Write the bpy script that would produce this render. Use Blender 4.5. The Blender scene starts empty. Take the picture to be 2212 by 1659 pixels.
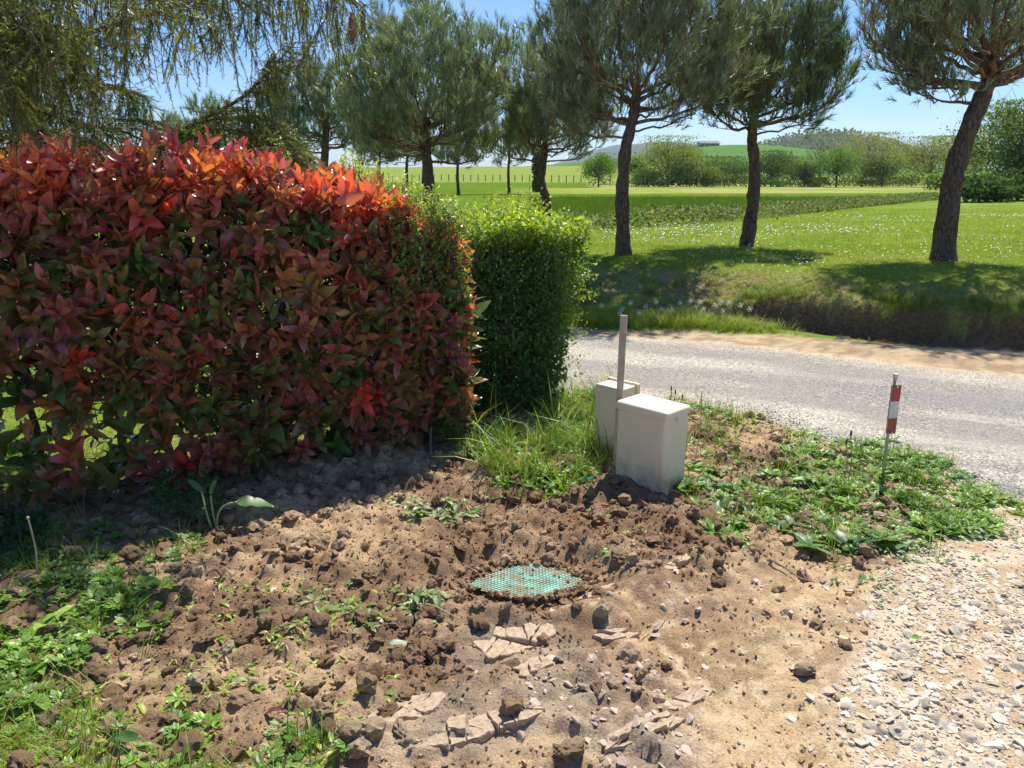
import bpy, math, random
import numpy as np
from math import radians, sin, cos, pi
rng = np.random.default_rng(7)
random.seed(7)
scene = bpy.context.scene
COL = scene.collection

# ------------------------------------------------------------------ camera, sky, sun, exposure
CAM_H, PITCH, FPX = 1.6, radians(15.0), 769.0
cd = bpy.data.cameras.new('camera'); cam = bpy.data.objects.new('camera', cd); COL.objects.link(cam)
cam.location = (0, 0, CAM_H); cam.rotation_euler = (pi/2 - PITCH, 0, 0)
cd.sensor_width = 36; cd.lens = 36*FPX/1024; cd.clip_start = 0.05; cd.clip_end = 20000
scene.camera = cam
SUN_EL, SUN_AZ = radians(60), radians(26)          # azimuth measured from +Y towards +X
w = bpy.data.worlds.new('World'); scene.world = w; w.use_nodes = True
nt = w.node_tree; nt.nodes.clear()
sky = nt.nodes.new('ShaderNodeTexSky'); sky.sky_type = 'NISHITA'; sky.sun_disc = False
sky.sun_elevation = SUN_EL; sky.sun_rotation = SUN_AZ
sky.air_density = 1.0; sky.dust_density = 0.15; sky.ozone_density = 2.5; sky.altitude = 200
bg = nt.nodes.new('ShaderNodeBackground'); bg.inputs['Strength'].default_value = 0.1
wo = nt.nodes.new('ShaderNodeOutputWorld')
tc = nt.nodes.new('ShaderNodeTexCoord'); mp = nt.nodes.new('ShaderNodeMapping')
mp.inputs['Scale'].default_value = (1.2, 1.0, 5.0)
cn = nt.nodes.new('ShaderNodeTexNoise'); cn.inputs['Scale'].default_value = 2.2; cn.inputs['Detail'].default_value = 6
cr = nt.nodes.new('ShaderNodeMapRange'); cr.inputs[1].default_value = 0.48; cr.inputs[2].default_value = 0.85
cr.inputs[3].default_value = 0.0; cr.inputs[4].default_value = 0.34
mx = nt.nodes.new('ShaderNodeMix'); mx.data_type = 'RGBA'; mx.inputs[7].default_value = (8.0, 8.6, 9.4, 1)
L = nt.links.new
L(tc.outputs['Generated'], mp.inputs[0]); L(mp.outputs[0], cn.inputs['Vector']); L(cn.outputs[0], cr.inputs[0])
hs_ = nt.nodes.new('ShaderNodeHueSaturation'); hs_.inputs['Saturation'].default_value = 1.12; hs_.inputs['Value'].default_value = .95; tn_ = nt.nodes.new('ShaderNodeVectorMath'); tn_.operation = 'MULTIPLY'; tn_.inputs[1].default_value = (.74, .88, 1.10); L(sky.outputs[0], tn_.inputs[0]); L(tn_.outputs[0], hs_.inputs['Color'])
L(cr.outputs[0], mx.inputs[0]); L(hs_.outputs[0], mx.inputs[6]); L(mx.outputs[2], bg.inputs[0]); L(bg.outputs[0], wo.inputs[0])
sd = bpy.data.lights.new('sun', 'SUN'); sd.energy = 5.0; sd.angle = radians(0.53); sd.color = (1.0, 0.94, 0.84)
sun = bpy.data.objects.new('sun', sd); COL.objects.link(sun)
sun.rotation_euler = (pi/2 - SUN_EL, 0, -SUN_AZ + pi)   # lamp's -Z points from the sun to the scene
from mathutils import Vector, Matrix
SUND = Vector((sin(SUN_AZ)*cos(SUN_EL), cos(SUN_AZ)*cos(SUN_EL), sin(SUN_EL)))
sun.rotation_euler = SUND.to_track_quat('Z', 'Y').to_euler()
scene.view_settings.view_transform = 'Standard'; scene.view_settings.look = 'None'
scene.view_settings.exposure = 0.55; scene.view_settings.gamma = 1; scene.view_settings.use_curve_mapping = False
scene.cycles.max_bounces = 7; scene.cycles.transparent_max_bounces = 6
scene.cycles.diffuse_bounces = 3; scene.cycles.transmission_bounces = 5
scene.cycles.use_denoising = True
scene.cycles.sample_clamp_indirect = 6

# ------------------------------------------------------------------ noise
_T = rng.random((8, 256, 256))
def vn(x, y, k=0):
    t = _T[k % 8]; xi = np.floor(x).astype(int); yi = np.floor(y).astype(int)
    fx = x-xi; fy = y-yi; fx = fx*fx*(3-2*fx); fy = fy*fy*(3-2*fy)
    a = t[xi & 255, yi & 255]; b = t[(xi+1) & 255, yi & 255]; c = t[xi & 255, (yi+1) & 255]; d = t[(xi+1) & 255, (yi+1) & 255]
    return (a*(1-fx)+b*fx)*(1-fy)+(c*(1-fx)+d*fx)*fy
def fbm(x, y, f, o=4, k=0, g=0.5):
    s = 0; a = 1; n = 0
    for i in range(o):
        s = s+a*vn(x*f+17.3*i+k*3.7, y*f-9.1*i+k*5.3, k+i); n += a; a *= g; f *= 2.03
    return s/n
def worley(x, y, f, k=0):
    x = x*f+91.7; y = y*f+43.1; xi = np.floor(x).astype(int); yi = np.floor(y).astype(int)
    f1 = np.full(x.shape, 9.); f2 = f1.copy(); idv = np.zeros(x.shape)
    for i in (-1, 0, 1):
        for j in (-1, 0, 1):
            cx = xi+i; cy = yi+j
            px = cx+_T[k % 8][cx & 255, cy & 255]; py = cy+_T[(k+1) % 8][cx & 255, cy & 255]
            d = np.hypot(px-x, py-y); m = d < f1
            f2 = np.where(m, f1, np.minimum(f2, d)); idv = np.where(m, _T[(k+2) % 8][cx & 255, cy & 255], idv); f1 = np.where(m, d, f1)
    return f1, f2, idv
def ss(x, a, b):
    t = np.clip((x-a)/(b-a), 0, 1); return t*t*(3-2*t)

# ------------------------------------------------------------------ survey of the place: lines on the ground
def P(u, v, z=0.):                      # point of the plane z seen at photograph position (2212 wide)
    a = (u*1024/2212-512)/FPX; b = (v*1024/2212-384)/FPX
    t = (CAM_H-z)/(sin(PITCH)+cos(PITCH)*b)
    return (t*a, t*(cos(PITCH)-sin(PITCH)*b))
def Z(u, v, Y):                         # point at distance Y
    a = (u*1024/2212-512)/FPX; b = (v*1024/2212-384)/FPX
    t = Y/(cos(PITCH)-sin(PITCH)*b)
    return (t*a, Y, CAM_H-t*(sin(PITCH)+cos(PITCH)*b))
def lin(xs, ys):
    xs = np.array(xs, float); ys = np.array(ys, float)
    def f(x):
        x = np.asarray(x, float); r = np.interp(x, xs, ys)
        r = np.where(x < xs[0], ys[0]+(x-xs[0])*(ys[1]-ys[0])/(xs[1]-xs[0]), r)
        return np.where(x > xs[-1], ys[-1]+(x-xs[-1])*(ys[-1]-ys[-2])/(xs[-1]-xs[-2]), r)
    return f
road_near = lin([-1.5, .41, 1.18, 1.73, 2.0, 2.23, 2.44, 2.7, 3.3, 6], [6.5, 5.72, 5.43, 5.04, 4.52, 4.12, 3.79, 3.5, 3.2, 2.4])
road_far = lin([-1.5, .57, 2.29, 3.28, 4.28, 8], [9.0, 8.05, 7.5, 6.8, 6.23, 4.5])
shoulder_far = lin([-1.5, .67, 1.93, 2.89, 3.72, 4.94, 9], [8.7, 8.3, 8.12, 7.93, 7.60, 7.24, 6.0])
wall_line = lin([-3, .7, 2.0, 2.9, 3.7, 4.9, 9], [10.9, 9.6, 9.15, 8.65, 7.85, 7.28, 6.0])
gravel_edge = lin([0, 1.81, 2.24, 2.68, 3.2, 3.55, 3.9, 6], [.62, .98, 1.16, 1.42, 1.85, 2.13, 2.45, 4.6])
field_edge = lin([-8, 2.05, 9.15, 25.2, 60], [13, 19.9, 26.2, 46.5, 90])
hedge_back = lin([-6, -2.46, -.33, 1], [2.0, 3.9, 5.05, 5.8])

def zone(x, y, pts, soft=.12):          # soft union of ellipses (photo positions -> ground)
    m = np.zeros(np.shape(x))
    for (u, v, ru, rv) in pts:
        c = P(u, v); ax = abs(P(u+ru, v)[0]-c[0]); ay = max(.02, (P(u, v-rv)[1]-P(u, v+rv)[1])/2)
        d = np.hypot((x-c[0])/ax, (y-c[1])/ay)
        m = np.maximum(m, 1-ss(d, 1-soft*2, 1+soft*2))
    return m
PLATES = [(1130, 1400, 140, 60), (1000, 1560, 210, 75), (1330, 1600, 160, 50), (1180, 1500, 150, 60)]
PACKED = [(1620, 1450, 290, 190), (1750, 1290, 160, 70), (1500, 1590, 330, 90), (1400, 1330, 150, 60)]
STONY = [(1280, 1500, 190, 75), (1340, 1590, 130, 55)]
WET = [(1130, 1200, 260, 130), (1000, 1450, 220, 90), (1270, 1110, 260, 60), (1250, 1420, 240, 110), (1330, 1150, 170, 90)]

def masks(x, y):
    w1 = fbm(x, y, 2.2, 3, 1)-.5
    x2 = x+.18*w1; y2 = y+.15*(fbm(x, y, 2.6, 3, 4)-.5)
    pl = zone(x2, y2, PLATES, .3); pk = zone(x2, y2, PACKED, .3); wet = zone(x2, y2, WET, .5); st = zone(x2, y2, STONY, .4)
    return pl, pk, wet, st

def height(x, y):
    x = np.asarray(x, float); y = np.asarray(y, float)
    r = np.hypot(x, y)
    d = y-wall_line(x)
    right = ss(x, 2.4, 3.4)
    h = np.zeros(x.shape)
    # verge, ditch, cut bank, lawn
    wob = (fbm(x, y, 1.3, 4, 2)-.5)
    dd = d+.16*wob
    wall_h = .14+.19*right
    bank = wall_h*ss(dd+.05*(fbm(x, y, 9, 3, 4)-.5)*2, -.02, .20+.3*np.abs(wob))+(.5-wall_h)*ss(dd, .1, 1.7)
    trough = -.11*np.exp(-((dd+.12)/.14)**2)*(1-.8*right)
    verge = .05*ss(y, shoulder_far(x)-.05, shoulder_far(x)+.15)*(1-ss(dd, -.45, -.2))*(1-right)
    h = h+bank+trough+verge
    h = h+.045*(fbm(x, y, .5, 3, 3)-.5)*ss(dd, .5, 3)
    h = h+(fbm(x, y, 7, 4, 5)-.5)*.10*np.exp(-((dd-.35)/.6)**2)
    h = h-.12*ss(y, 16, 30)*(1-ss(y, 300, 500))
    # tyre tread marks and rims on the sandy shoulder
    sh = ss(y, road_far(x)-.02, road_far(x)+.1)*(1-ss(y, shoulder_far(x)-.05, shoulder_far(x)+.1))
    s1 = (y-road_far(x))
    tread = .018*(np.sin((x*1.0+s1*1.4)*46) > .1)*np.exp(-((s1-.27-.04*np.sin(x*2))/.1)**2)+.03*np.exp(-((s1-.42)/.05)**2)-.015*np.exp(-((s1-.27)/.13)**2)
    h = h+sh*(tread*ss(x, 2.2, 3.1)+.02*(fbm(x, y, 6, 4, 3)-.5))
    # road crown
    rd = ss(y, road_near(x)-.1, road_near(x)+.15)*(1-ss(y, road_far(x)-.15, road_far(x)+.05))
    h = h+rd*.015*np.sin(np.clip((y-road_near(x))/np.maximum(.5, road_far(x)-road_near(x)), 0, 1)*pi)
    # the dug-up soil in front
    near = (1-ss(y, road_near(x)-.35, road_near(x)-.05))*(1-ss(r, 9, 14))*(1-ss(x, gravel_edge(y)-.25, gravel_edge(y)+.05))
    nb = 1-ss(y, hedge_back(x)-.1, hedge_back(x)+.25)*(x < .35)
    g = near*nb
    pl, pk, wet, st = masks(x, y)
    loose = np.clip(1-pl*.75-pk*.82, .1, 1)
    left = 1-ss(x, -2.2, -.9); loose = loose*(1-.45*left)
    n1 = fbm(x, y, 1.1, 3, 0)-.5; n2 = fbm(x, y, 4.5, 3, 2)-.5
    bil = np.abs(fbm(x, y, 9, 2, 3)-.5)*2; bil2 = np.abs(fbm(x, y, 21, 2, 6)-.5)*2
    f1, f2, cid = worley(x+.03*n2, y+.03*n1, 13, 1)
    lump = np.sqrt(np.clip(.55**2-f1**2, 0, 1))/.55*(.3+cid)
    e1_, e2_, eid_ = worley(x+.01*n2, y, 29, 2); lump2 = np.sqrt(np.clip(.5**2-e1_**2, 0, 1))/.5*(.2+eid_)
    hs = .10*n1+.07*n2+loose*(.034*bil+.006*bil2+.024*lump+.012*(fbm(x, y, 24, 3, 1)-.5)+.007*lump2)-.02*loose
    g1, g2, gid = worley(x*.8+y*.35+.05*n2, y*1.5-x*.3+.08*n1, 5.5, 3)
    crack = ss(g2-g1, .0, .10)
    hs = hs+st*(.03*lump+.02*(fbm(x, y, 18, 3, 1)-.5)); hs = hs+pl*((gid-.4)*.045*crack-.012*(1-crack)+.006*(np.sin((x*.5+y*1.2)*160+8*n2)*.5))
    k1, k2, kid = worley(x+.06*n1+.02*n2, y*1.25+.05*n2, 4.6, 5); ck = (1-ss(k2-k1, .0, .05))*ss(fbm(x, y, 2.1, 3, 6), .45, .6)
    q1, q2, qid = worley(x+.01*n2, y, 36, 4); peb = np.sqrt(np.clip(.5**2-q1**2, 0, 1))/.5*(qid > .45)
    hs = hs+pk*(.016*(fbm(x, y, 30, 4, 2)-.5)+.028*(fbm(x*.7+y*.7, (y-x)*2.2, 5, 3, 4)-.5)+.012*(kid-.5)-.016*ck+.0055*peb*(.4+qid)*ss(fbm(x, y, 5, 3, 1), .38, .55))
    # pit with the green mesh, ridge right of it, mound before the boxes
    c = P(1135, 1245); q = np.hypot((x-c[0])/.36, (y-c[1])/.24)
    hs = hs*(.06+.94*ss(q, .50, 1.0))-.045*(1-ss(q, .45, 1.25))+.05*np.exp(-((q-1.35)/.3)**2)
    a = P(1640, 1150); b = P(1420, 1290); tx = b[0]-a[0]; ty = b[1]-a[1]; ln = math.hypot(tx, ty)
    sx = ((x-a[0])*tx+(y-a[1])*ty)/ln; sy = ((x-a[0])*-ty+(y-a[1])*tx)/ln
    hs = hs+.05*np.exp(-(sy/.13)**2)*ss(sx, -.3, .1)*(1-ss(sx, ln-.1, ln+.3))
    c2 = P(1480, 1120); hs = hs+.07*np.exp(-(((x-c2[0])/.22)**2+((y-c2[1])/.12)**2))
    h = h+g*hs
    # gravel drive
    gv = ss(x, gravel_edge(y)-.1, gravel_edge(y)+.1)*(1-ss(y, road_near(x)-.3, road_near(x)))*(1-ss(r, 9, 14))
    h = h+gv*(.03*(fbm(x, y, 2.5, 3, 1)-.5)+.008*(fbm(x, y, 24, 3, 5)-.5))
    gl = (1-nb)*near
    h = h+gl*(.04*(fbm(x, y, 3, 3, 1)-.5)+.03)
    # distance: hill at left, farm hill, wooded ridge, blue far hills
    h = h+4.6*ss(y+.35*x, 125, 255)*(1-ss(x/np.maximum(y, 1), .12, .42))*(1+.25*(fbm(x, y, .006, 3, 2)-.5))
    h = h+24*np.exp(-(((x-190)/120)**2+((y-640)/170)**2))+3*np.exp(-(((x-60)/120)**2+((y-500)/120)**2))
    h = h+54*np.exp(-(((x-385)/120)**2+((y-1000)/190)**2))
    far = ss(y, 2400, 3600)*(1-ss(y, 4300, 5500))
    h = h+far*(150+70*(fbm(x, y, .0011, 4, 3)-.5)*2)*np.exp(-((x-650)/420)**2)*1.1
    return h
def hit(u, v):                          # where the sight line through a photo position meets the ground
    a = (u*1024/2212-512)/FPX; b = (v*1024/2212-384)/FPX
    dx, dy, dz = a, cos(PITCH)-sin(PITCH)*b, -sin(PITCH)-cos(PITCH)*b
    t = np.geomspace(1.2, 900, 5000); z = CAM_H+t*dz-height(t*dx, t*dy)
    i = np.argmax(z < 0) if (z < 0).any() else -1
    return (float(t[i]*dx), float(t[i]*dy), float(CAM_H+t[i]*dz))
def hz(x, y): return float(height(np.array([x]), np.array([y]))[0])

# ------------------------------------------------------------------ mesh helpers
def make_mesh(name, V, F, mat, C=None, extra=None, smooth=False):
    V = np.asarray(V, np.float32); F = np.asarray(F, np.int32); k = F.shape[1]
    me = bpy.data.meshes.new(name); me.vertices.add(len(V)); me.vertices.foreach_set('co', V.ravel())
    me.loops.add(F.size); me.loops.foreach_set('vertex_index', F.ravel())
    me.polygons.add(len(F)); me.polygons.foreach_set('loop_start', np.arange(0, F.size, k, dtype=np.int32))
    me.polygons.foreach_set('loop_total', np.full(len(F), k, np.int32))
    me.polygons.foreach_set('use_smooth', np.full(len(F), bool(smooth)))
    if C is not None:
        at = me.attributes.new('Col', 'FLOAT_COLOR', 'POINT'); c4 = np.ones((len(V), 4), np.float32); c4[:, :3] = C; at.data.foreach_set('color', c4.ravel())
    for nm, a in (extra or {}).items():
        at = me.attributes.new(nm, 'FLOAT', 'POINT'); at.data.foreach_set('value', np.asarray(a, np.float32))
    me.materials.append(mat); me.update(calc_edges=True); return me
def link(name, me, parent=None, **tags):
    o = bpy.data.objects.new(name, me); COL.objects.link(o)
    if parent is not None: o.parent = parent
    for k, v in tags.items(): o[k] = v
    return o
def obj(name, V, F, mat, parent=None, C=None, extra=None, smooth=False, **tags):
    return link(name, make_mesh(name, V, F, mat, C, extra, smooth), parent, **tags)
def thing(name, loc, label, cat, group=None):
    o = bpy.data.objects.new(name, None); COL.objects.link(o); o.location = loc; o.empty_display_size = .1
    o['label'] = label; o['category'] = cat
    if group: o['group'] = group
    return o
def nrm(a): return a/np.maximum(1e-9, np.linalg.norm(a, axis=-1, keepdims=True))
def frames(D, N, S):                    # columns x, y=D, z~N scaled
    D = nrm(np.asarray(D, float)); N = np.asarray(N, float); X = np.cross(D, N); X = nrm(X+1e-6); N2 = np.cross(X, D)
    S = np.asarray(S, float); S = S[:, None] if S.ndim == 1 else S
    return np.stack([X*S[:, :1], D*(S[:, 1:2] if S.shape[1] > 1 else S), N2*(S[:, 2:3] if S.shape[1] > 2 else S[:, :1])], axis=2)
def merge(protos, idx, M, T, tint=None):   # protos: list of (V,F,C)
    Vs, Fs, Cs = [], [], []; off = 0
    for k, (v, f, c) in enumerate(protos):
        s = np.where(idx == k)[0]
        if not len(s): continue
        vv = np.einsum('nij,vj->nvi', M[s], v)+T[s][:, None, :]
        Vs.append(vv.reshape(-1, 3)); n = len(v)
        Fs.append((f[None]+(np.arange(len(s))*n)[:, None, None]).reshape(-1, f.shape[1])+off); off += n*len(s)
        cc = np.broadcast_to(c, (len(s),)+c.shape)
        if tint is not None: cc = cc*tint[s][:, None, :]
        Cs.append(cc.reshape(-1, 3))
    return np.concatenate(Vs), np.concatenate(Fs), np.concatenate(Cs)
def cat(parts):                         # join (V,F,C) lists
    Vs, Fs, Cs, o = [], [], [], 0
    for v, f, c in parts:
        Vs.append(v); Fs.append(f+o); o += len(v); Cs.append(np.broadcast_to(c, (len(v), 3)))
    return np.concatenate(Vs), np.concatenate(Fs), np.concatenate(Cs)
def tube(pts, rad, sides=6, cap=True):
    pts = np.asarray(pts, float); n = len(pts); rad = np.broadcast_to(rad, (n,)).astype(float)
    d = np.gradient(pts, axis=0); d = nrm(d); up = np.array([0.31, .17, .93]) if abs(d[0][2]) < .8 else np.array([.93, .3, .1])
    x = nrm(np.cross(d, up)); y = np.cross(d, x); a = np.arange(sides)*2*pi/sides
    V = pts[:, None]+rad[:, None, None]*(np.cos(a)[None, :, None]*x[:, None]+np.sin(a)[None, :, None]*y[:, None])
    V = V.reshape(-1, 3); F = []
    i = np.arange(n-1)[:, None]*sides; j = np.arange(sides)[None]; j2 = (j+1) % sides
    q = np.stack([i+j, i+j2, i+sides+j2, i+sides+j], -1).reshape(-1, 4)
    F = np.concatenate([q[:, [0, 1, 2]], q[:, [0, 2, 3]]])
    if cap:
        V = np.concatenate([V, pts[:1], pts[-1:]]); c0 = len(V)-2
        jj = np.arange(sides); e = (n-1)*sides
        F = np.concatenate([F, np.stack([np.full(sides, c0), (jj+1) % sides, jj], 1), np.stack([np.full(sides, c0+1), e+jj, e+(jj+1) % sides], 1)])
    return V, F, np.ones((len(V), 3))
def bez(p, n=7):                        # smooth curve through control points (Catmull-Rom)
    p = np.asarray(p, float); q = np.concatenate([[2*p[0]-p[1]], p, [2*p[-1]-p[-2]]]); out = []
    for i in range(len(p)-1):
        for t in np.linspace(0, 1, n, endpoint=False):
            a, b, c, d = q[i:i+4]; out.append(.5*((2*b)+(-a+c)*t+(2*a-5*b+4*c-d)*t*t+(-a+3*b-3*c+d)*t**3))
    out.append(p[-1]); return np.array(out)
_ico = None
def ico(sub=0):
    import bmesh
    bm = bmesh.new(); bmesh.ops.create_icosphere(bm, subdivisions=sub+1, radius=1)
    v = np.array([x.co[:] for x in bm.verts]); f = np.array([[q.index for q in x.verts] for x in bm.faces]); bm.free(); return v, f

# ------------------------------------------------------------------ materials
def mat(name):
    m = bpy.data.materials.new(name); m.use_nodes = True; n = m.node_tree; n.nodes.clear()
    out = n.nodes.new('ShaderNodeOutputMaterial'); return m, n, out
def leaf_mat(name, rough=.45, spec=.5, trans=.35, tcol=(1.5, 1.5, .5), var=.0, coat=0):
    m, n, out = mat(name); a = n.nodes.new('ShaderNodeAttribute'); a.attribute_name = 'Col'
    p = n.nodes.new('ShaderNodeBsdfPrincipled'); p.inputs['Roughness'].default_value = rough; p.inputs['Specular IOR Level'].default_value = spec
    t = n.nodes.new('ShaderNodeBsdfTranslucent'); mm = n.nodes.new('ShaderNodeMix'); mm.data_type = 'RGBA'; mm.blend_type = 'MULTIPLY'
    mm.inputs[0].default_value = 1; mm.inputs[7].default_value = (*tcol, 1)
    ms = n.nodes.new('ShaderNodeMixShader'); ms.inputs[0].default_value = trans
    nz = n.nodes.new('ShaderNodeTexNoise'); nz.inputs['Scale'].default_value = 40; tcn = n.nodes.new('ShaderNodeTexCoord')
    mr = n.nodes.new('ShaderNodeMapRange'); mr.inputs[3].default_value = .75; mr.inputs[4].default_value = 1.25
    mv = n.nodes.new('ShaderNodeVectorMath'); mv.operation = 'SCALE'
    l = n.links.new; l(tcn.outputs['Object'], nz.inputs['Vector']); l(nz.outputs[0], mr.inputs[0]); l(mr.outputs[0], mv.inputs['Scale']); l(a.outputs['Color'], mv.inputs[0])
    l(mv.outputs[0], p.inputs['Base Color']); l(mv.outputs[0], mm.inputs[6]); l(mm.outputs[2], t.inputs[0])
    l(p.outputs[0], ms.inputs[1]); l(t.outputs[0], ms.inputs[2]); l(ms.outputs[0], out.inputs[0]); return m
def bark_mat(name, c1, c2, sc=1., stretch=.35, bump=.6):
    m, n, out = mat(name); l = n.links.new; tcn = n.nodes.new('ShaderNodeTexCoord'); mpn = n.nodes.new('ShaderNodeMapping')
    mpn.inputs['Scale'].default_value = (1, 1, stretch); v = n.nodes.new('ShaderNodeTexVoronoi'); v.feature = 'DISTANCE_TO_EDGE'; v.inputs['Scale'].default_value = 30*sc
    nz = n.nodes.new('ShaderNodeTexNoise'); nz.inputs['Scale'].default_value = 22*sc; nz.inputs['Detail'].default_value = 6
    wv = n.nodes.new('ShaderNodeVectorMath'); wv.operation = 'ADD'; ws = n.nodes.new('ShaderNodeVectorMath'); ws.operation = 'SCALE'; ws.inputs['Scale'].default_value = .05/sc
    l(tcn.outputs['Object'], mpn.inputs[0]); l(mpn.outputs[0], nz.inputs['Vector']); l(nz.outputs['Color'], ws.inputs[0]); l(ws.outputs[0], wv.inputs[0]); l(mpn.outputs[0], wv.inputs[1]); l(wv.outputs[0], v.inputs['Vector'])
    r = n.nodes.new('ShaderNodeValToRGB'); r.color_ramp.elements[0].position = .02; r.color_ramp.elements[0].color = (*[c*.22 for c in c1], 1); r.color_ramp.elements[1].position = .17; r.color_ramp.elements[1].color = (*c1, 1)
    l(v.outputs['Distance'], r.inputs[0]); mm = n.nodes.new('ShaderNodeMix'); mm.data_type = 'RGBA'; mm.inputs[7].default_value = (*c2, 1)
    mr = n.nodes.new('ShaderNodeMapRange'); mr.inputs[1].default_value = .4; mr.inputs[2].default_value = .65; l(nz.outputs[0], mr.inputs[0]); l(mr.outputs[0], mm.inputs[0]); l(r.outputs[0], mm.inputs[6])
    p = n.nodes.new('ShaderNodeBsdfPrincipled'); p.inputs['Roughness'].default_value = .9; p.inputs['Specular IOR Level'].default_value = .2
    b = n.nodes.new('ShaderNodeBump'); b.inputs['Strength'].default_value = bump; b.inputs['Distance'].default_value = .02; ad = n.nodes.new('ShaderNodeMath'); ad.operation = 'ADD'
    l(r.outputs[0], ad.inputs[0]); l(nz.outputs[0], ad.inputs[1]); l(ad.outputs[0], b.inputs['Height']); l(b.outputs[0], p.inputs['Normal'])
    l(mm.outputs[2], p.inputs['Base Color']); l(p.outputs[0], out.inputs[0]); return m
def ground_mat(name, fine=140., bump=.5, dist=.006, var=(.7, 1.3), chips=False, rough=.95, spec=.2):
    m, n, out = mat(name); l = n.links.new; tcn = n.nodes.new('ShaderNodeTexCoord'); a = n.nodes.new('ShaderNodeAttribute'); a.attribute_name = 'Col'
    nz = n.nodes.new('ShaderNodeTexNoise'); nz.inputs['Scale'].default_value = fine; nz.inputs['Detail'].default_value = 5; nz.inputs['Roughness'].default_value = .65; l(tcn.outputs['Object'], nz.inputs['Vector'])
    mr = n.nodes.new('ShaderNodeMapRange'); mr.inputs[1].default_value = .3; mr.inputs[2].default_value = .7; mr.inputs[3].default_value, mr.inputs[4].default_value = var; l(nz.outputs[0], mr.inputs[0])
    sv = n.nodes.new('ShaderNodeVectorMath'); sv.operation = 'SCALE'; l(a.outputs['Color'], sv.inputs[0]); l(mr.outputs[0], sv.inputs['Scale'])
    p = n.nodes.new('ShaderNodeBsdfPrincipled'); p.inputs['Roughness'].default_value = rough; p.inputs['Specular IOR Level'].default_value = spec
    b = n.nodes.new('ShaderNodeBump'); b.inputs['Strength'].default_value = bump; b.inputs['Distance'].default_value = dist
    colout = sv.outputs[0]; hout = nz.outputs[0]
    if chips:
        v = n.nodes.new('ShaderNodeTexVoronoi'); v.inputs['Scale'].default_value = 95; l(tcn.outputs['Object'], v.inputs['Vector'])
        v2 = n.nodes.new('ShaderNodeTexVoronoi'); v2.inputs['Scale'].default_value = 42; l(tcn.outputs['Object'], v2.inputs['Vector'])
        sp = n.nodes.new('ShaderNodeSeparateColor'); l(v.outputs['Color'], sp.inputs[0]); r = n.nodes.new('ShaderNodeValToRGB'); e = r.color_ramp.elements
        e[0].position = 0; e[0].color = (.48, .465, .45, 1); e[1].position = 1; e[1].color = (1.75, 1.7, 1.6, 1); x = e.new(.45); x.color = (.95, .95, .96, 1); l(sp.outputs[0], r.inputs[0])
        mu = n.nodes.new('ShaderNodeMix'); mu.data_type = 'RGBA'; mu.blend_type = 'MULTIPLY'; g = n.nodes.new('ShaderNodeAttribute'); g.attribute_name = 'Chip'
        l(g.outputs['Fac'], mu.inputs[0]); l(colout, mu.inputs[6]); l(r.outputs[0], mu.inputs[7]); colout = mu.outputs[2]
        ad = n.nodes.new('ShaderNodeMath'); ad.operation = 'ADD'; iv = n.nodes.new('ShaderNodeMath'); iv.operation = 'MULTIPLY'; iv.inputs[1].default_value = -1.2
        l(v.outputs['Distance'], iv.inputs[0]); l(iv.outputs[0], ad.inputs[0]); l(hout, ad.inputs[1]); hout = ad.outputs[0]
    l(colout, p.inputs['Base Color']); l(hout, b.inputs['Height']); l(b.outputs[0], p.inputs['Normal']); l(p.outputs[0], out.inputs[0]); return m
def plain_mat(name, c, rough=.5, metal=0., spec=.5, var=0., sc=30., bump=0.):
    m, n, out = mat(name); l = n.links.new; p = n.nodes.new('ShaderNodeBsdfPrincipled'); p.inputs['Roughness'].default_value = rough; p.inputs['Metallic'].default_value = metal; p.inputs['Specular IOR Level'].default_value = spec
    tcn = n.nodes.new('ShaderNodeTexCoord'); nz = n.nodes.new('ShaderNodeTexNoise'); nz.inputs['Scale'].default_value = sc; nz.inputs['Detail'].default_value = 6; l(tcn.outputs['Object'], nz.inputs['Vector'])
    mr = n.nodes.new('ShaderNodeMapRange'); mr.inputs[1].default_value = .3; mr.inputs[2].default_value = .7; mr.inputs[3].default_value = 1-var; mr.inputs[4].default_value = 1+var; l(nz.outputs[0], mr.inputs[0])
    rg = n.nodes.new('ShaderNodeVectorMath'); rg.operation = 'SCALE'; rg.inputs[0].default_value = c; l(mr.outputs[0], rg.inputs['Scale']); l(rg.outputs[0], p.inputs['Base Color'])
    if bump:
        b = n.nodes.new('ShaderNodeBump'); b.inputs['Strength'].default_value = bump; b.inputs['Distance'].default_value = .004; l(nz.outputs[0], b.inputs['Height']); l(b.outputs[0], p.inputs['Normal'])
    l(p.outputs[0], out.inputs[0]); return m

M_soil = ground_mat('soil', 120, .9, .008, (.62, 1.35))
M_road = ground_mat('chipseal', 60, .5, .004, (.85, 1.15), chips=True, rough=.8)
M_grass_g = ground_mat('turf', 30, .8, .05, (.6, 1.4), spec=.0)
M_far = ground_mat('farmland', 1.3, .3, .2, (.75, 1.25), spec=.0)
M_clod = ground_mat('clod_earth', 160, .9, .004, (.65, 1.3))
M_stone = ground_mat('limestone', 90, .5, .003, (.8, 1.15), rough=.85)
M_phot = leaf_mat('photinia_leaf', .28, .7, .32, (1.9, 1.5, .7))
M_green = leaf_mat('green_leaf', .42, .45, .40, (1.9, 1.7, .5))
M_weed = leaf_mat('weed_leaf', .42, .5, .35, (1.7, 1.6, .5))
M_grass = leaf_mat('grass_blade', .5, .4, .38, (1.6, 1.5, .5))
M_needle = leaf_mat('pine_needle', .38, .6, .28, (1.4, 1.4, .6))
M_tree = leaf_mat('tree_leaf', .6, .3, .35, (1.6, 1.5, .5))
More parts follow.
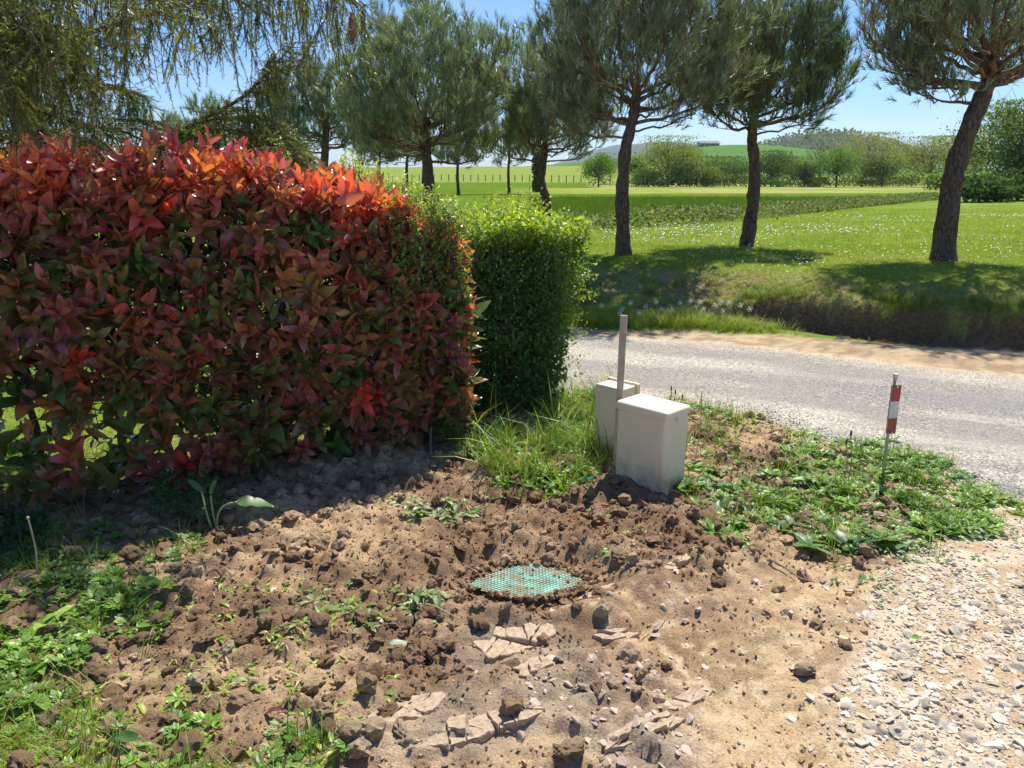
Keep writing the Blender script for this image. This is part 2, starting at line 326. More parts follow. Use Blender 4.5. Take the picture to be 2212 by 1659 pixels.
M_bark = bark_mat('pine_bark', (.17, .115, .085), (.12, .085, .066), .75, .3, 1.0)
M_limb = bark_mat('pine_limb', (.21, .12, .08), (.25, .17, .13), 1.5)
M_twig = bark_mat('twig', (.17, .11, .075), (.12, .085, .06), 3)
M_bg_bark = bark_mat('far_bark', (.14, .11, .085), (.2, .17, .14), .5)

# ------------------------------------------------------------------ ground
SOIL_DRY = np.array([.52, .375, .215]); SOIL_WET = np.array([.165, .10, .055]); SOIL_MID = np.array([.35, .235, .135])
def mixc(a, b, t): return a*(1-t[:, None])+b*t[:, None]
def colour(x, y, z):
    n = len(x); one = np.ones(n); C = np.zeros((n, 3)); chip = np.zeros(n)
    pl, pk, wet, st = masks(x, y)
    n1 = fbm(x, y, 3, 4, 1); n2 = fbm(x, y, 14, 4, 3); n3 = fbm(x, y, .6, 4, 5)
    # soil
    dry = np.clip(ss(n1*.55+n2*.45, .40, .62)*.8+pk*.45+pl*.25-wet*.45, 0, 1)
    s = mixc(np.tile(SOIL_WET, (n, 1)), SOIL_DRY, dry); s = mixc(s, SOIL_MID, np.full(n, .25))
    s = mixc(s, np.array([.58, .45, .29]), ss(fbm(x, y, 22, 3, 6), .56, .66)*pk*.7); s = mixc(s, np.array([.30, .20, .11]), ss(fbm(x*.7+y*.7, (y-x)*2, 4, 4, 3), .52, .64)*pk*.75)
    s = mixc(s, np.array([.33, .27, .205]), pl*.55); s = mixc(s, np.array([.24, .185, .14]), st*.5)
    gravel = mixc(np.tile(np.array([.46, .34, .205]), (n, 1)), np.array([.60, .49, .35]), ss(n2, .4, .6))
    road = mixc(np.tile(np.array([.25, .23, .198]), (n, 1)), np.array([.38, .345, .285]), ss(fbm((x-.4*y)*.35, (y+.45*x)*2.0, 1.5, 4, 2), .38, .62))
    dn = (y-road_near(x)); df = road_far(x)-y
    yy = (y-road_near(x))/np.maximum(.4, road_far(x)-road_near(x))
    road = mixc(road, np.array([.21, .20, .19]), np.exp(-((yy-.62)/.10)**2)*ss(x, 1.8, 2.8)*.75)
    road = mixc(road, np.array([.16, .16, .175]), ss(x, 1.7, 2.6)*np.exp(-((dn-.18)/.28)**2)*ss(n1+n2, .85, 1.1)*.8)
    road = mixc(road, np.array([.43, .36, .25]), np.clip(1-ss(dn, -.05, .28+.3*(n1-.4)), 0, 1)*.85)
    road = mixc(road, np.array([.45, .37, .26]), (1-ss(df, 0, .3+.4*(n1-.5)))*.8)
    sand = mixc(np.tile(np.array([.47, .355, .215]), (n, 1)), np.array([.31, .22, .13]), ss(n2, .42, .62))
    g1 = np.array([.13, .22, .03]); g2 = np.array([.20, .28, .04]); g3 = np.array([.26, .28, .07])
    lawn = mixc(np.tile(g1, (n, 1)), g2, ss(n1, .35, .65)); lawn = mixc(lawn, g3, ss(n3, .45, .7)*.6)
    mixd = np.array([.15, .098, .056])
    d = y-wall_line(x); hay = np.exp(-((d-.75+.5*(n3-.5))/.42)**2)*ss(n1+.3*n2, .42, .66)
    lawn = mixc(lawn, np.array([.34, .27, .15]), np.clip(hay*1.1, 0, .9)*(1-.5*ss(x, 3.2, 4.2)))
    lawn = mixc(lawn, mixd, (1-ss(d+.25*(n2-.5)+.25*(n1-.5), .12, .30))*ss(d, -.35, -.1))
    shl = ss(d, -.42, -.25)
    # region choice with irregular edges
    j = .10*(fbm(x, y, 5, 4, 6)-.5)*2; j2 = .2*(fbm(x, y, 2.5, 3, 0)-.5)
    reg = np.full(n, 0)                                          # 0 soil
    isg = x+j+j2 > gravel_edge(y); reg[isg] = 1                  # 1 gravel drive
    reg[(y+j*.5 > hedge_back(x)+.05) & (x < .3)] = 5             # garden lawn behind the hedges
    isr = (y+j*.6 > road_near(x)); reg[isr] = 2
    reg[y+j*.8 > road_far(x)] = 3
    reg[(y+j > shoulder_far(x)) & (y < wall_line(x)-.02)] = 4
    reg[y > wall_line(x)-.02] = 5
    fe = field_edge(x); reg[(y > fe) & (x > -40)] = 6
    reg[(y < 2) & (x > 3.2)] = 1
    # farmland colours
    r = y
    wheat = mixc(np.tile(np.array([.088, .150, .014]), (n, 1)), np.array([.12, .19, .022]), fbm(x*.25, y*.06, .7, 3, 2))
    # pale meadow lane through the wheat
    lane = ss(y, 62+.10*x, 64+.10*x)*(x > -14+.0*y)*(ss(x/np.maximum(y, 1), -.04, .10))
    lane = lane*(1-ss(y, 100-.1*x, 102-.1*x)*(x/np.maximum(y, 1) < .1))
    meadow = mixc(np.tile(np.array([.22, .28, .05]), (n, 1)), np.array([.31, .30, .11]), ss(fbm(x*.3, y*.1, .8, 3, 4), .4, .65))
    wheat = mixc(wheat, meadow, np.clip(lane, 0, 1))
    hill = ss(y+.35*x, 145, 152); hc = mixc(np.tile(np.array([.25, .29, .07]), (n, 1)), np.array([.18, .25, .05]), fbm(x*.3, y*.02, .3, 3, 1))
    hc = mixc(hc, np.array([.09, .19, .04]), ss(y, 360, 380)); hc = mixc(hc, np.array([.06, .085, .04]), ss(y, 780, 850))
    hc = mixc(hc, np.array([.06, .085, .045]), ss(y, 1800, 2400))
    wheat = mixc(wheat, hc, hill)
    out = {0: s, 1: gravel, 2: road, 3: sand, 4: lawn, 5: lawn, 6: wheat}
    for k, c in out.items(): C[reg == k] = c[reg == k]
    # soft blends on the borders
    gb = 1-ss(np.abs(x+j+j2-gravel_edge(y)), 0, .12); C = np.where(((reg == 0) | (reg == 1))[:, None], mixc(C, (s+gravel)/2, gb*.7), C)
    chip = np.where(reg == 2, ss(dn, .0, .3)*(.55+.45*ss(n1, .4, .6)), 0)
    reg[(reg == 4) & (x > 4.2)] = 3; 
    return C, chip, reg
REG = {0: ('ground', M_soil, 'freshly dug brown clay soil in front of the hedge and boxes'), 1: ('gravel_driveway', M_soil, 'pale limestone gravel driveway at the lower right'),
       2: ('road', M_road, 'grey chip-sealed lane crossing behind the boxes'), 3: ('shoulder', M_soil, 'sandy road shoulder with tyre tracks on the far side'),
       4: ('grass_verge', M_grass_g, 'green verge between the lane and the ditch'), 5: ('lawn', M_grass_g, 'daisy lawn and cut bank under the pines'),
       6: ('field', M_far, 'wheat field, meadow and hills in the distance')}
def gs(a, b, s): return np.linspace(a, b, int(round(abs(b-a)/s))+1)
def far(a, b, s0, k):
    v = [a]; s = s0; sg = 1 if b > a else -1
    while abs(b-v[-1]) > s: v.append(v[-1]+sg*s); s *= k
    v.append(b); return np.array(sorted(v))
patches = [(gs(-3.5, 3.3, .0122), gs(1.25, 5.2, .0122)), (gs(-9, 12, .07), gs(5.2, 13, .065)), (gs(-9, -3.5, .1), gs(-3, 5.2, .1)), (gs(3.3, 12, .07), gs(-3, 5.2, .07)), (gs(-3.5, 3.3, .08), gs(-3, 1.25, .08)),
           (far(-9, -900, .3, 1.12), gs(-40, 13, .4)), (far(12, 900, .3, 1.12), gs(-40, 13, .4)), (gs(-9, 12, .8), gs(-40, -3, .8)),
           (np.unique(np.concatenate([far(-60, -9000, 3, 1.08), gs(-60, 90, .9), far(90, 9000, 1.5, 1.06)])), far(13, 60, .17, 1.016)),
           (np.unique(np.concatenate([far(-60, -9000, 3, 1.08), gs(-60, 120, 2.), far(120, 9000, 3, 1.05)])), far(60, 7000, .8, 1.02))]
acc = {k: [[], [], [], [], 0] for k in REG}
for xs, ys in patches:
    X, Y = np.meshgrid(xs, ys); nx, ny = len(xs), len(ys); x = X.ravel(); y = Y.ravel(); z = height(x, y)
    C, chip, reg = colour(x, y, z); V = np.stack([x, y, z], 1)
    i = (np.arange(ny-1)[:, None]*nx+np.arange(nx-1)[None]).ravel(); Q = np.stack([i, i+1, i+nx+1, i+nx], 1)
    fr = reg[i]
    for k in REG:
        q = Q[fr == k]
        if not len(q): continue
        u, inv = np.unique(q, return_inverse=True); A = acc[k]
        A[0].append(V[u]); A[1].append(inv.reshape(-1, 4)+A[4]); A[2].append(C[u]); A[3].append(chip[u]); A[4] += len(u)
GROUND = {}
for k, (nm, m, lb) in REG.items():
    A = acc[k]; GROUND[nm] = obj(nm, np.concatenate(A[0]), np.concatenate(A[1]), m, C=np.concatenate(A[2]), extra={'Chip': np.concatenate(A[3])}, smooth=True, kind='structure', label=lb)

# ------------------------------------------------------------------ clods, stones, chips
def rocks(n, sub, flat, angular, seed):
    r = np.random.default_rng(seed); v0, f = ico(sub) if sub >= 0 else (np.array([(1, 0, 0), (-1, 0, 0), (0, 1, 0), (0, -1, 0), (0, 0, 1), (0, 0, -1)], float), np.array([(0, 2, 4), (2, 1, 4), (1, 3, 4), (3, 0, 4), (2, 0, 5), (1, 2, 5), (3, 1, 5), (0, 3, 5)])); out = []
    for i in range(n):
        v = v0.copy(); 
        if angular:
            for q in range(7):
                dn_ = nrm(r.normal(size=3)); lim = r.uniform(.35, .75); pr = v@dn_; v = v-np.outer(np.maximum(0, pr-lim), dn_)
            v *= r.uniform(.85, 1.15, (len(v), 1))
        else:
            q = r.normal(0, 1, (6, 3)); bump = sum(np.sin(v@q[j]*(1.6+1.3*j)+j)*.20/(1+.45*j) for j in range(6)); v *= (1+bump[:, None]+r.normal(0, .05 if len(v) > 60 else .15, (len(v), 1)))
        v *= np.array([1, r.uniform(.6, 1), r.uniform(*flat)])
        out.append((v, f, np.ones((len(v), 3))*r.uniform(.85, 1.15)))
    return out
def rand_rot(n, tilt=.5, r=rng):
    a = r.uniform(0, 2*pi, n); D = np.stack([np.cos(a), np.sin(a), r.normal(0, tilt, n)], 1); N = np.stack([r.normal(0, tilt, n), r.normal(0, tilt, n), np.ones(n)], 1); return D, N
CL = rocks(10, 2, (.45, .8), False, 1); CLm = rocks(8, 1, (.45, .8), False, 9); CLs = rocks(8, 0, (.5, .9), False, 2)
ST = rocks(12, 1, (.25, .48), True, 3); STs = rocks(9, -1, (.35, .7), False, 4); STm = rocks(12, 0, (.25, .5), True, 13); CLt = rocks(8, -1, (.5, .9), False, 12)
def in_frame(x, y, z=0, m=1.03):
    d = y*cos(PITCH)+(CAM_H-z)*sin(PITCH); vv = (y*sin(PITCH)-(CAM_H-z)*cos(PITCH)); return (np.abs(x/d) < 512/FPX*m) & (np.abs(vv/d) < 384/FPX*m)
def soil_density(x, y):
    pl, pk, wet, st = masks(x, y); C, chip, reg = colour(x, y, 0*x)
    return np.where(reg == 0, np.clip(1-.55*pk-.45*pl, .06, 1), 0)
def sample(n, box, dens, r=rng):
    k = 4*n; x = r.uniform(box[0], box[1], k); y = r.uniform(box[2], box[3], k); m = r.random(k) < dens(x, y); x, y = x[m][:n], y[m][:n]; return x, y
def soil_tint(x, y, r=rng):
    C, _, reg = colour(x, y, 0*x); return np.clip(C*r.uniform(.75, 1.3, (len(x), 1)), 0, 1)
def place_pieces(name, protos, n_obj, x, y, s, tint, m, parent, sink=.25, tilt=.4):
    """the n_obj largest in view become pieces of their own, the rest one stuff part"""
    n = len(x); z = height(x, y); D, N = rand_rot(n, tilt); M = frames(D, N, s); T = np.stack([x, y, z+s*sink], 1)
    idx = rng.integers(0, len(protos), n); app = np.where(in_frame(x, y), s/np.hypot(y, 1.5), 0); big = np.argsort(-app)[:n_obj]
    cache = {}
    for i in big:
        key = (idx[i], int(tint[i].mean()*9))
        if key not in cache: v, f, c = protos[idx[i]]; cache[key] = make_mesh(name, v, f, m, C=c*tint[i])
        o = link(name, cache[key], parent); A = Matrix([[*M[i][0], T[i][0]], [*M[i][1], T[i][1]], [*M[i][2], T[i][2]], [0, 0, 0, 1]]); o.matrix_basis = A
    rest = np.ones(n, bool); rest[big] = False
    return idx[rest], M[rest], T[rest], tint[rest]
# clods
x, y = sample(3400, (-2.6, 2.4, 1.4, 5.2), lambda x, y: soil_density(x, y)*(1-.8*masks(x, y)[1])); s = .008+.034*rng.random(len(x))**3.4
i1, M1, T1, t1 = place_pieces('clod', CL, 240, x, y, s, soil_tint(x, y), M_clod, GROUND['ground'], .3)
x, y = sample(27000, (-2.8, 2.6, 1.4, 5.3), soil_density); s = .0028+.009*rng.random(len(x))**2.4; kp = rng.random(len(x)) < np.where(masks(x, y)[1] > .4, .28+.72*ss(fbm(x, y, 4, 3, 7), .46, .62), 1); x, y, s = x[kp], y[kp], s[kp]
D, N = rand_rot(len(x)); a = merge(CLt, rng.integers(0, 8, len(x)), frames(D, N, s), np.stack([x, y, height(x, y)+s*.3], 1), soil_tint(x, y))
bg_ = np.linalg.norm(M1[:, :, 0], axis=1) > .014; b = merge(CLm, i1[bg_] % 8, M1[bg_], T1[bg_], t1[bg_]); b2 = merge(CLs, i1[~bg_] % 8, M1[~bg_], T1[~bg_], t1[~bg_]); b = cat([b, b2]); V, F, C = cat([a, b]); obj('crumbs', V, F, M_clod, GROUND['ground'], C=C, kind='stuff')
# pale stones lying in the soil and the stony puddle
def dst(x, y):
    pl, pk, wet, st = masks(x, y); C, chip, reg = colour(x, y, 0*x); return np.where(reg == 0, .012+.9*st+.10*pk*(x > .5)+.04*pk, 0)
x, y = sample(1900, (-1.6, 2.2, 1.5, 4.2), dst); s = .005+.021*rng.random(len(x))**2.0
tn = np.array([.62, .48, .38])*rng.uniform(.55, 1.15, (len(x), 1)); 
i1, M1, T1, t1 = place_pieces('stone', ST, 40, x, y, s, tn, M_stone, GROUND['ground'], .25)
V, F, C = merge(STm, i1, M1, T1, t1); obj('pebbles', V, F, M_stone, GROUND['ground'], C=C, kind='stuff')
def Rz0(t, x, y): return (x*cos(t)-y*sin(t), x*sin(t)+y*cos(t))
# smooth smeared slabs of clay, tilted and cracked
M_clay = plain_mat('smeared_clay', (.40, .30, .195), .8, var=.28, sc=70, bump=.9)
def split(poly, r, n):
    out = [poly]
    for _ in range(n):
        ar = [abs(np.sum(p[:, 0]*np.roll(p[:, 1], -1)-p[:, 1]*np.roll(p[:, 0], -1))) for p in out]; k = int(np.argmax(ar)); p = out.pop(k); c0 = p.mean(0)+r.normal(0, .1, 2)*p.std(0); a = r.uniform(0, pi); nn = np.array([cos(a), sin(a)])
        w_ = p.std(0); nn = nrm(nn/np.array([w_[0], w_[1]])) if False else nn
        sd_ = (p-c0)@nn; A, B = [], []
        for i in range(len(p)):
            j = (i+1) % len(p); (A if sd_[i] > 0 else B).append(p[i])
            if sd_[i]*sd_[j] < 0: t = sd_[i]/(sd_[i]-sd_[j]); q = p[i]+(p[j]-p[i])*t; A.append(q); B.append(q)
        out += [np.array(q) for q in (A, B) if len(q) > 2]
    return out
def slab_piece(p, th, r, lift):
    q = []
    for i in range(len(p)):                       # ragged edge
        j = (i+1) % len(p); m_ = max(1, int(np.linalg.norm(p[j]-p[i])/.016))
        for k in range(m_): q.append(p[i]+(p[j]-p[i])*k/m_+r.normal(0, .0022, 2))
    q = np.array(q); c = q.mean(0); k = len(q); V = []
    for z_, f_ in ((-1.2*th, .99), (.7*th, .965), (th, .90)):
        for j in range(k): d = (q[j]-c)*f_; V.append((d[0], d[1], z_+r.normal(0, .0009)))
    V.append((0, 0, th*1.02)); F = []
    for g_ in (0, 1):
        for j in range(k): p0, p1 = g_*k+j, g_*k+(j+1) % k; F += [(p0, p1, p1+k), (p0, p1+k, p0+k)]
    for j in range(k): F.append((2*k+j, 2*k+(j+1) % k, 3*k))
    o = link('clay_slab', make_mesh('clay_slab', np.array(V), np.array(F), M_clay), GROUND['ground'])
    xs_ = c[0]+np.array([0, .03, -.03, 0, 0]); ys_ = c[1]+np.array([0, 0, 0, .03, -.03]); o.location = (c[0], c[1], float(height(xs_, ys_).mean())+lift-th*.15); o.rotation_euler = (r.normal(0, .07), r.normal(0, .07), 0)
r_s = np.random.default_rng(5)
for (u, v, a, b, yaw, n_, th) in ((1100, 1375, .17, .10, 22, 6, .011), (1010, 1585, .15, .05, 30, 5, .014), (880, 1535, .13, .06, 24, 6, .010), (1160, 1440, .09, .05, 30, 3, .008), (1390, 1590, .17, .035, 28, 6, .007), (1480, 1520, .12, .03, 35, 4, .007), (1290, 1262, .11, .018, 30, 3, .008), (1470, 1240, .13, .03, 38, 4, .010), (1120, 1560, .09, .04, 10, 4, .014), (1330, 1370, .09, .03, 15, 3, .010)):
    x0, y0 = P(u, v); an = np.arange(14)*2*pi/14; rr = r_s.uniform(.75, 1.1, 14); pl_ = np.stack([np.cos(an)*rr*a, np.sin(an)*rr*b], 1); t_ = radians(yaw); pl_ = np.stack(Rz0(t_, pl_[:, 0], pl_[:, 1]), 1)+[x0, y0]
    for q in split(pl_, r_s, n_): slab_piece(q, th, r_s, r_s.uniform(-.002, .004))
# gravel
def dgr(x, y):
    C, chip, reg = colour(x, y, 0*x); e = ss(x-gravel_edge(y), -.25, .15); q = fbm(x, y, 2.3, 3, 6)
    return np.where((reg == 1) | ((reg == 0) & (e > 0)), e*(.18+.82*ss(q, .38, .58))*np.where(reg == 1, 1, .25), 0)
x, y = sample(4200, (.7, 3.4, 1.3, 4.0), dgr); s = (.0080+.027*rng.random(len(x))**2.5)*(1-.35*ss(y, 2.2, 3.6))
base = np.array([[.68, .575, .44], [.62, .47, .36], [.58, .50, .39], [.74, .65, .52], [.70, .60, .46]])
tn = base[rng.integers(0, 5, len(x))]*rng.uniform(.62, 1.08, (len(x), 1))
i1, M1, T1, t1 = place_pieces('stone', ST, 290, x, y, s, tn, M_stone, GROUND['gravel_driveway'], .02, .25)
x, y = sample(13000, (.7, 3.9, 1.3, 4.3), dgr); s = .003+.008*rng.random(len(x))**1.6
tn = base[rng.integers(0, 5, len(x))]*rng.uniform(.7, 1.15, (len(x), 1)); D, N = rand_rot(len(x), .3)
a = merge(STs, rng.integers(0, 9, len(x)), frames(D, N, s), np.stack([x, y, height(x, y)+s*.3], 1), tn)
b = merge(STm, i1, M1, T1, t1); V, F, C = cat([a, b]); obj('small_gravel', V, F, M_stone, GROUND['gravel_driveway'], C=C, kind='stuff')
# dark road chips along the near edge
def dch(x, y):
    dn = y-road_near(x); return np.where((x > .4), np.exp(-((dn-.12)/.22)**2)*ss(x, .9, 2.0), 0)
x, y = sample(9000, (.6, 4.4, 2.8, 6), dch); s = .003+.006*rng.random(len(x)); g = rng.uniform(.10, .42, (len(x), 1)); tn = g*np.array([1, .98, 1.0]); D, N = rand_rot(len(x), .3)
V, F, C = merge(STs, rng.integers(0, 9, len(x)), frames(D, N, s), np.stack([x, y, height(x, y)+s*.25], 1), tn); obj('loose_chippings', V, F, M_stone, GROUND['road'], C=C, kind='stuff')

# ------------------------------------------------------------------ leaf, blade and needle shapes
def leaf_proto(L=1., Wd=.33, fold=.25, droop=.2, n=6, wav=0., c=(1, 1, 1), tipc=None, sharp=1.0, r=rng):
    t = np.linspace(0, 1, n); wd = Wd*.5*np.sin(pi*t**.85)**.8*(1-.15*t); wd[0] = .02; wd[-1] = .0
    V = []; C = []
    for k in range(n):
        zc = -droop*t[k]**2; wz = wav*sin(k*2.4+r.uniform(0, 6))
        V += [(-wd[k], t[k]*L, zc+fold*wd[k]+wz), (0, t[k]*L, zc), (wd[k], t[k]*L, zc+fold*wd[k]-wz)]
        cc = np.array(c)*(1 if tipc is None else 1)*1.0
        if tipc is not None: cc = np.array(c)*(1-t[k])+np.array(tipc)*t[k]
        C += [cc, cc*1.12, cc]
    F = []
    for k in range(n-1):
        a = 3*k
        for q in (0, 1):
            F += [(a+q, a+q+1, a+q+4), (a+q, a+q+4, a+q+3)]
    return np.array(V, float), np.array(F), np.array(C, float)
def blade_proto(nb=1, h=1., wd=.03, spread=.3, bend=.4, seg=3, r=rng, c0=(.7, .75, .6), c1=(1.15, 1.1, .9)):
    V, F, C = [], [], []
    for b in range(nb):
        a = r.uniform(0, 2*pi); dx, dy = cos(a), sin(a); l = h*r.uniform(.55, 1.1); px, py = r.normal(0, spread*.35, 2); bn = bend*r.uniform(.4, 1.5); o = len(V); wv = r.uniform(.7, 1.2)*wd
        sx, sy = -dy, dx; k = r.uniform(.85, 1.15)
        for s in range(seg+1):
            t = s/seg; out = bn*t*t*l; up = l*t*(1-.25*bn*t); ww = wv*(1-t)**.6*.5 if s < seg else 0
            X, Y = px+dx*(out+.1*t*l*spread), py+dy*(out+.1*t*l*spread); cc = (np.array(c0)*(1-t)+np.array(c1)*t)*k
            if s < seg: V += [(X-sx*ww, Y-sy*ww, up), (X+sx*ww, Y+sy*ww, up)]; C += [cc, cc]
            else: V.append((X, Y, up)); C.append(cc)
        for s in range(seg-1): q = o+2*s; F += [(q, q+1, q+3), (q, q+3, q+2)]
        q = o+2*(seg-1); F.append((q, q+1, q+2))
    return np.array(V, float), np.array(F), np.array(C, float)
def upright(n, s, tilt=.12, r=rng):      # frames for z-up tufts with random yaw
    a = r.uniform(0, 2*pi, n); D = np.stack([np.cos(a), np.sin(a), r.normal(0, tilt, n)], 1); N = np.stack([r.normal(0, tilt, n), r.normal(0, tilt, n), np.ones(n)], 1)
    # frames() maps y->D ; our tufts use z up: N axis
    return frames(D, N, s)

# ------------------------------------------------------------------ photinia hedge
def colpick(pal, n, jit=.2, r=rng):
    pal = np.array(pal, float); return pal[r.integers(0, len(pal), n)]*r.uniform(1-jit, 1+jit, (n, 1))
PH = [leaf_proto(1, .41, f_, d_, 6, 0, (1, 1, 1), None) for f_, d_ in ((.35, .1), (.5, .2), (.25, .28), (.6, -.1), (.4, .35), (.15, .05))]+[leaf_proto(1, w_, .35, d_, 6, .02) for w_, d_ in ((.42, .3), (.30, .15), (.40, -.05), (.34, .45))]
A_, B_ = np.array([-3.6, 2.78]), np.array([-.30, 4.52]); HD = nrm(B_-A_); HN = np.array([HD[1], -HD[0]])   # front normal, towards the camera
hlen = float(np.linalg.norm(B_-A_))
def htop(s):                             # top height along the hedge
    xx = A_[0]+HD[0]*s*hlen; return np.interp(xx, [-3.6, -2.2, -1.5, -.96, -.62, -.3], [1.74, 1.72, 1.74, 1.62, 1.50, 1.22])
photinia = thing('photinia_hedge', (-1.4, 4.0, 0), 'tall red-leaved hedge with orange tips filling the left of the view', 'hedge')
photinia.location = (0, 0, 0)
P0 = []; PD = []; kindc = []
# front face, top, right end
n = 1150; s = rng.random(n); zt = htop(s); z = .10+(zt-.14)*rng.random(n)**.95
bulge = .10*(fbm(s*6, z*3, 1, 3, 2)-.5)+.10*np.sin(pi*np.clip(z/zt, 0, 1)); pos = A_+np.outer(s*hlen, HD)+HN*bulge[:, None]
# keep a gap with bare stems low down on the left
gx = pos[:, 0]; keep = ~((z < .60) & (z > .30) & (gx < -1.95) & (rng.random(n) < .75)) & ~((z < .22) & (gx < -1.0) & (rng.random(n) < .35)); pos, z, s = pos[keep], z[keep], s[keep]
P0.append(np.column_stack([pos, z])); m_ = len(z); PD.append(np.column_stack([HN[0]*.7+rng.normal(0, .35, m_), HN[1]*.7+rng.normal(0, .35, m_), .55+rng.normal(0, .35, m_)])); kindc.append(np.full(m_, 0))
n = 520; s = rng.random(n); dep = rng.uniform(-.03, .6, n); pos = A_+np.outer(s*hlen, HD)-HN*dep[:, None]; z = htop(s)-.07+rng.uniform(-.12, .05, n)+.10*rng.random(n)**4+.07*(fbm(s*22, s*3, 1, 2, 2)-.5)-.12*np.clip(dep-.4, 0, 1)
P0.append(np.column_stack([pos, z])); PD.append(np.column_stack([HN[0]*.25+rng.normal(0, .3, n), HN[1]*.25+rng.normal(0, .3, n), .9+rng.normal(0, .12, n)])); kindc.append(np.full(n, 1))
n = 130; dep = rng.uniform(0, .5, n); z = .2+1.05*rng.random(n); pos = B_-np.outer(dep, HN)+HD*rng.uniform(-.08, .05, (n, 1))
P0.append(np.column_stack([pos, z])); PD.append(np.column_stack([HD[0]*.7+rng.normal(0, .3, n), HD[1]*.5+rng.normal(0, .3, n)-.2, .5+rng.normal(0, .3, n)])); kindc.append(np.full(n, 0))
P0 = np.concatenate(P0); PD = nrm(np.concatenate(PD)); kindc = np.concatenate(kindc)
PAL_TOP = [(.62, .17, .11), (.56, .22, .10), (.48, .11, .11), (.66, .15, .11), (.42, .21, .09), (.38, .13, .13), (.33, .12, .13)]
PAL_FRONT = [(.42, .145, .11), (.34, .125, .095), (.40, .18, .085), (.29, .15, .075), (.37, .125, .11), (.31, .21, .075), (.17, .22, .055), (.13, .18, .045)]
PAL_RED = [(.60, .055, .05), (.65, .09, .06)]
PAL_GREEN = [(.06, .13, .03), (.045, .10, .025), (.10, .14, .035), (.13, .13, .04)]
LT, LD, LN, LS, LC = [], [], [], [], []
stems = []
for i in range(len(P0)):
    d = PD[i]; base = P0[i]; nl = rng.integers(6, 10); a0 = rng.uniform(0, 6.28); ln = rng.uniform(.08, .17); e1 = nrm(np.cross(d, [.2, .1, 1.])); e2 = np.cross(d, e1)
    up = kindc[i] == 1 or base[2] > htop(np.array([min(1, max(0, (base[:2]-A_)@HD/hlen))]))[0]-.22
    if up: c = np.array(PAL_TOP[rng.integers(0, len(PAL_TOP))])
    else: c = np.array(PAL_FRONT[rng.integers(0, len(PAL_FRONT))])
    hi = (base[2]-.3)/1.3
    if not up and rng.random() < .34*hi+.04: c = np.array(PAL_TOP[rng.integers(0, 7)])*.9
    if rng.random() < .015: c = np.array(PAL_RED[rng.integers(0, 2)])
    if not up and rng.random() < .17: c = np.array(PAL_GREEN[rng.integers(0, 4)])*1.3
    fs = rng.uniform(.72, 1.28)*(1.0 if not up else .95)
    for k in range(nl):
        t = k/(nl-1); a = a0+2.4*k; op = 1.15-.8*t+rng.normal(0, .12); dd = d*cos(op)+(e1*cos(a)+e2*sin(a))*sin(op)
        LT.append(base-d*ln*(1-t)); LD.append(dd); LN.append(d+.15*rng.normal(size=3)); LS.append(fs*rng.uniform(.8, 1.2)*(.142-.050*t))
        cc = c*rng.uniform(.85, 1.18); 
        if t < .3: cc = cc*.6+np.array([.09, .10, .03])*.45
        LC.append(cc)
    stems.append((base-d*(ln+.12), base, .0022))
LT, LD, LN, LS, LC = map(np.array, (LT, LD, LN, LS, LC)); nfront = len(LT)
# older green leaves inside, coloured darker to paint the shade between shoots
n = 20000; s = rng.random(n)**.85; dep = rng.uniform(.12, .58, n); zz = .16+(htop(s)-.2)*rng.random(n); pos = A_+np.outer(s*hlen, HD)-HN*dep[:, None]; gk = ~((zz < .60) & (pos[:, 0] < -1.75) & (rng.random(n) < .88))
ip = np.column_stack([pos, zz])[gk]; n = len(ip); idr = nrm(np.column_stack([HN[0]*.5+rng.normal(0, .6, n), HN[1]*.5+rng.normal(0, .6, n), rng.normal(0, .5, n)]))
idn = np.column_stack([rng.normal(0, .4, n), rng.normal(0, .4, n)-.2, np.ones(n)]); ic = colpick(PAL_GREEN+PAL_GREEN+PAL_GREEN+PAL_FRONT[3:5], n, .3)*np.array([.85])
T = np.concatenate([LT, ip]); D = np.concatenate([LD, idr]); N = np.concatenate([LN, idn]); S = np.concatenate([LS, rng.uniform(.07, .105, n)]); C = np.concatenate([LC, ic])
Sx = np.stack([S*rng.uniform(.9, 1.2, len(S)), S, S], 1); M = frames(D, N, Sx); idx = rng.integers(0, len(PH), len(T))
# nearest, largest leaves of the front as pieces of their own
score = S/np.hypot(T[:, 0], T[:, 1])*in_frame(T[:, 0], T[:, 1], T[:, 2]); outw = (T[:, :2]-A_)@HN; score = score*(outw > -.03)+1e-6*rng.random(len(T)); score[nfront:] = 0
big = np.argsort(-score)[:290]; rest = np.ones(len(T), bool); rest[big] = False; cache = {}
for i in big:
    key = (idx[i], tuple(np.round(C[i]*12).astype(int)))
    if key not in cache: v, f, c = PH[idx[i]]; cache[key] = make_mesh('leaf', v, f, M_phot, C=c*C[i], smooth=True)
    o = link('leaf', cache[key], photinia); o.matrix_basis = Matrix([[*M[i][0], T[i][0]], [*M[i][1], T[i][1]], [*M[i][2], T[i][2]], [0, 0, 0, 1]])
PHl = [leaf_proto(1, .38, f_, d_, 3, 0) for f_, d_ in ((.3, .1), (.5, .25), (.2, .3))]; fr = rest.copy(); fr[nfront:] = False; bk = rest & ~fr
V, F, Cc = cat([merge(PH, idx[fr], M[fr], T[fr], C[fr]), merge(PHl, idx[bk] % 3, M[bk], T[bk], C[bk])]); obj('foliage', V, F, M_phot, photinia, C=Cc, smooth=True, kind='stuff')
tw = [tube([a, (a+b)/2+[0, 0, -.004], b], [.003, .0025, .0015], 3, False) for a, b, r_ in stems]; V, F, Cc = cat(tw); obj('twigs', V, F, M_twig, photinia, kind='stuff')
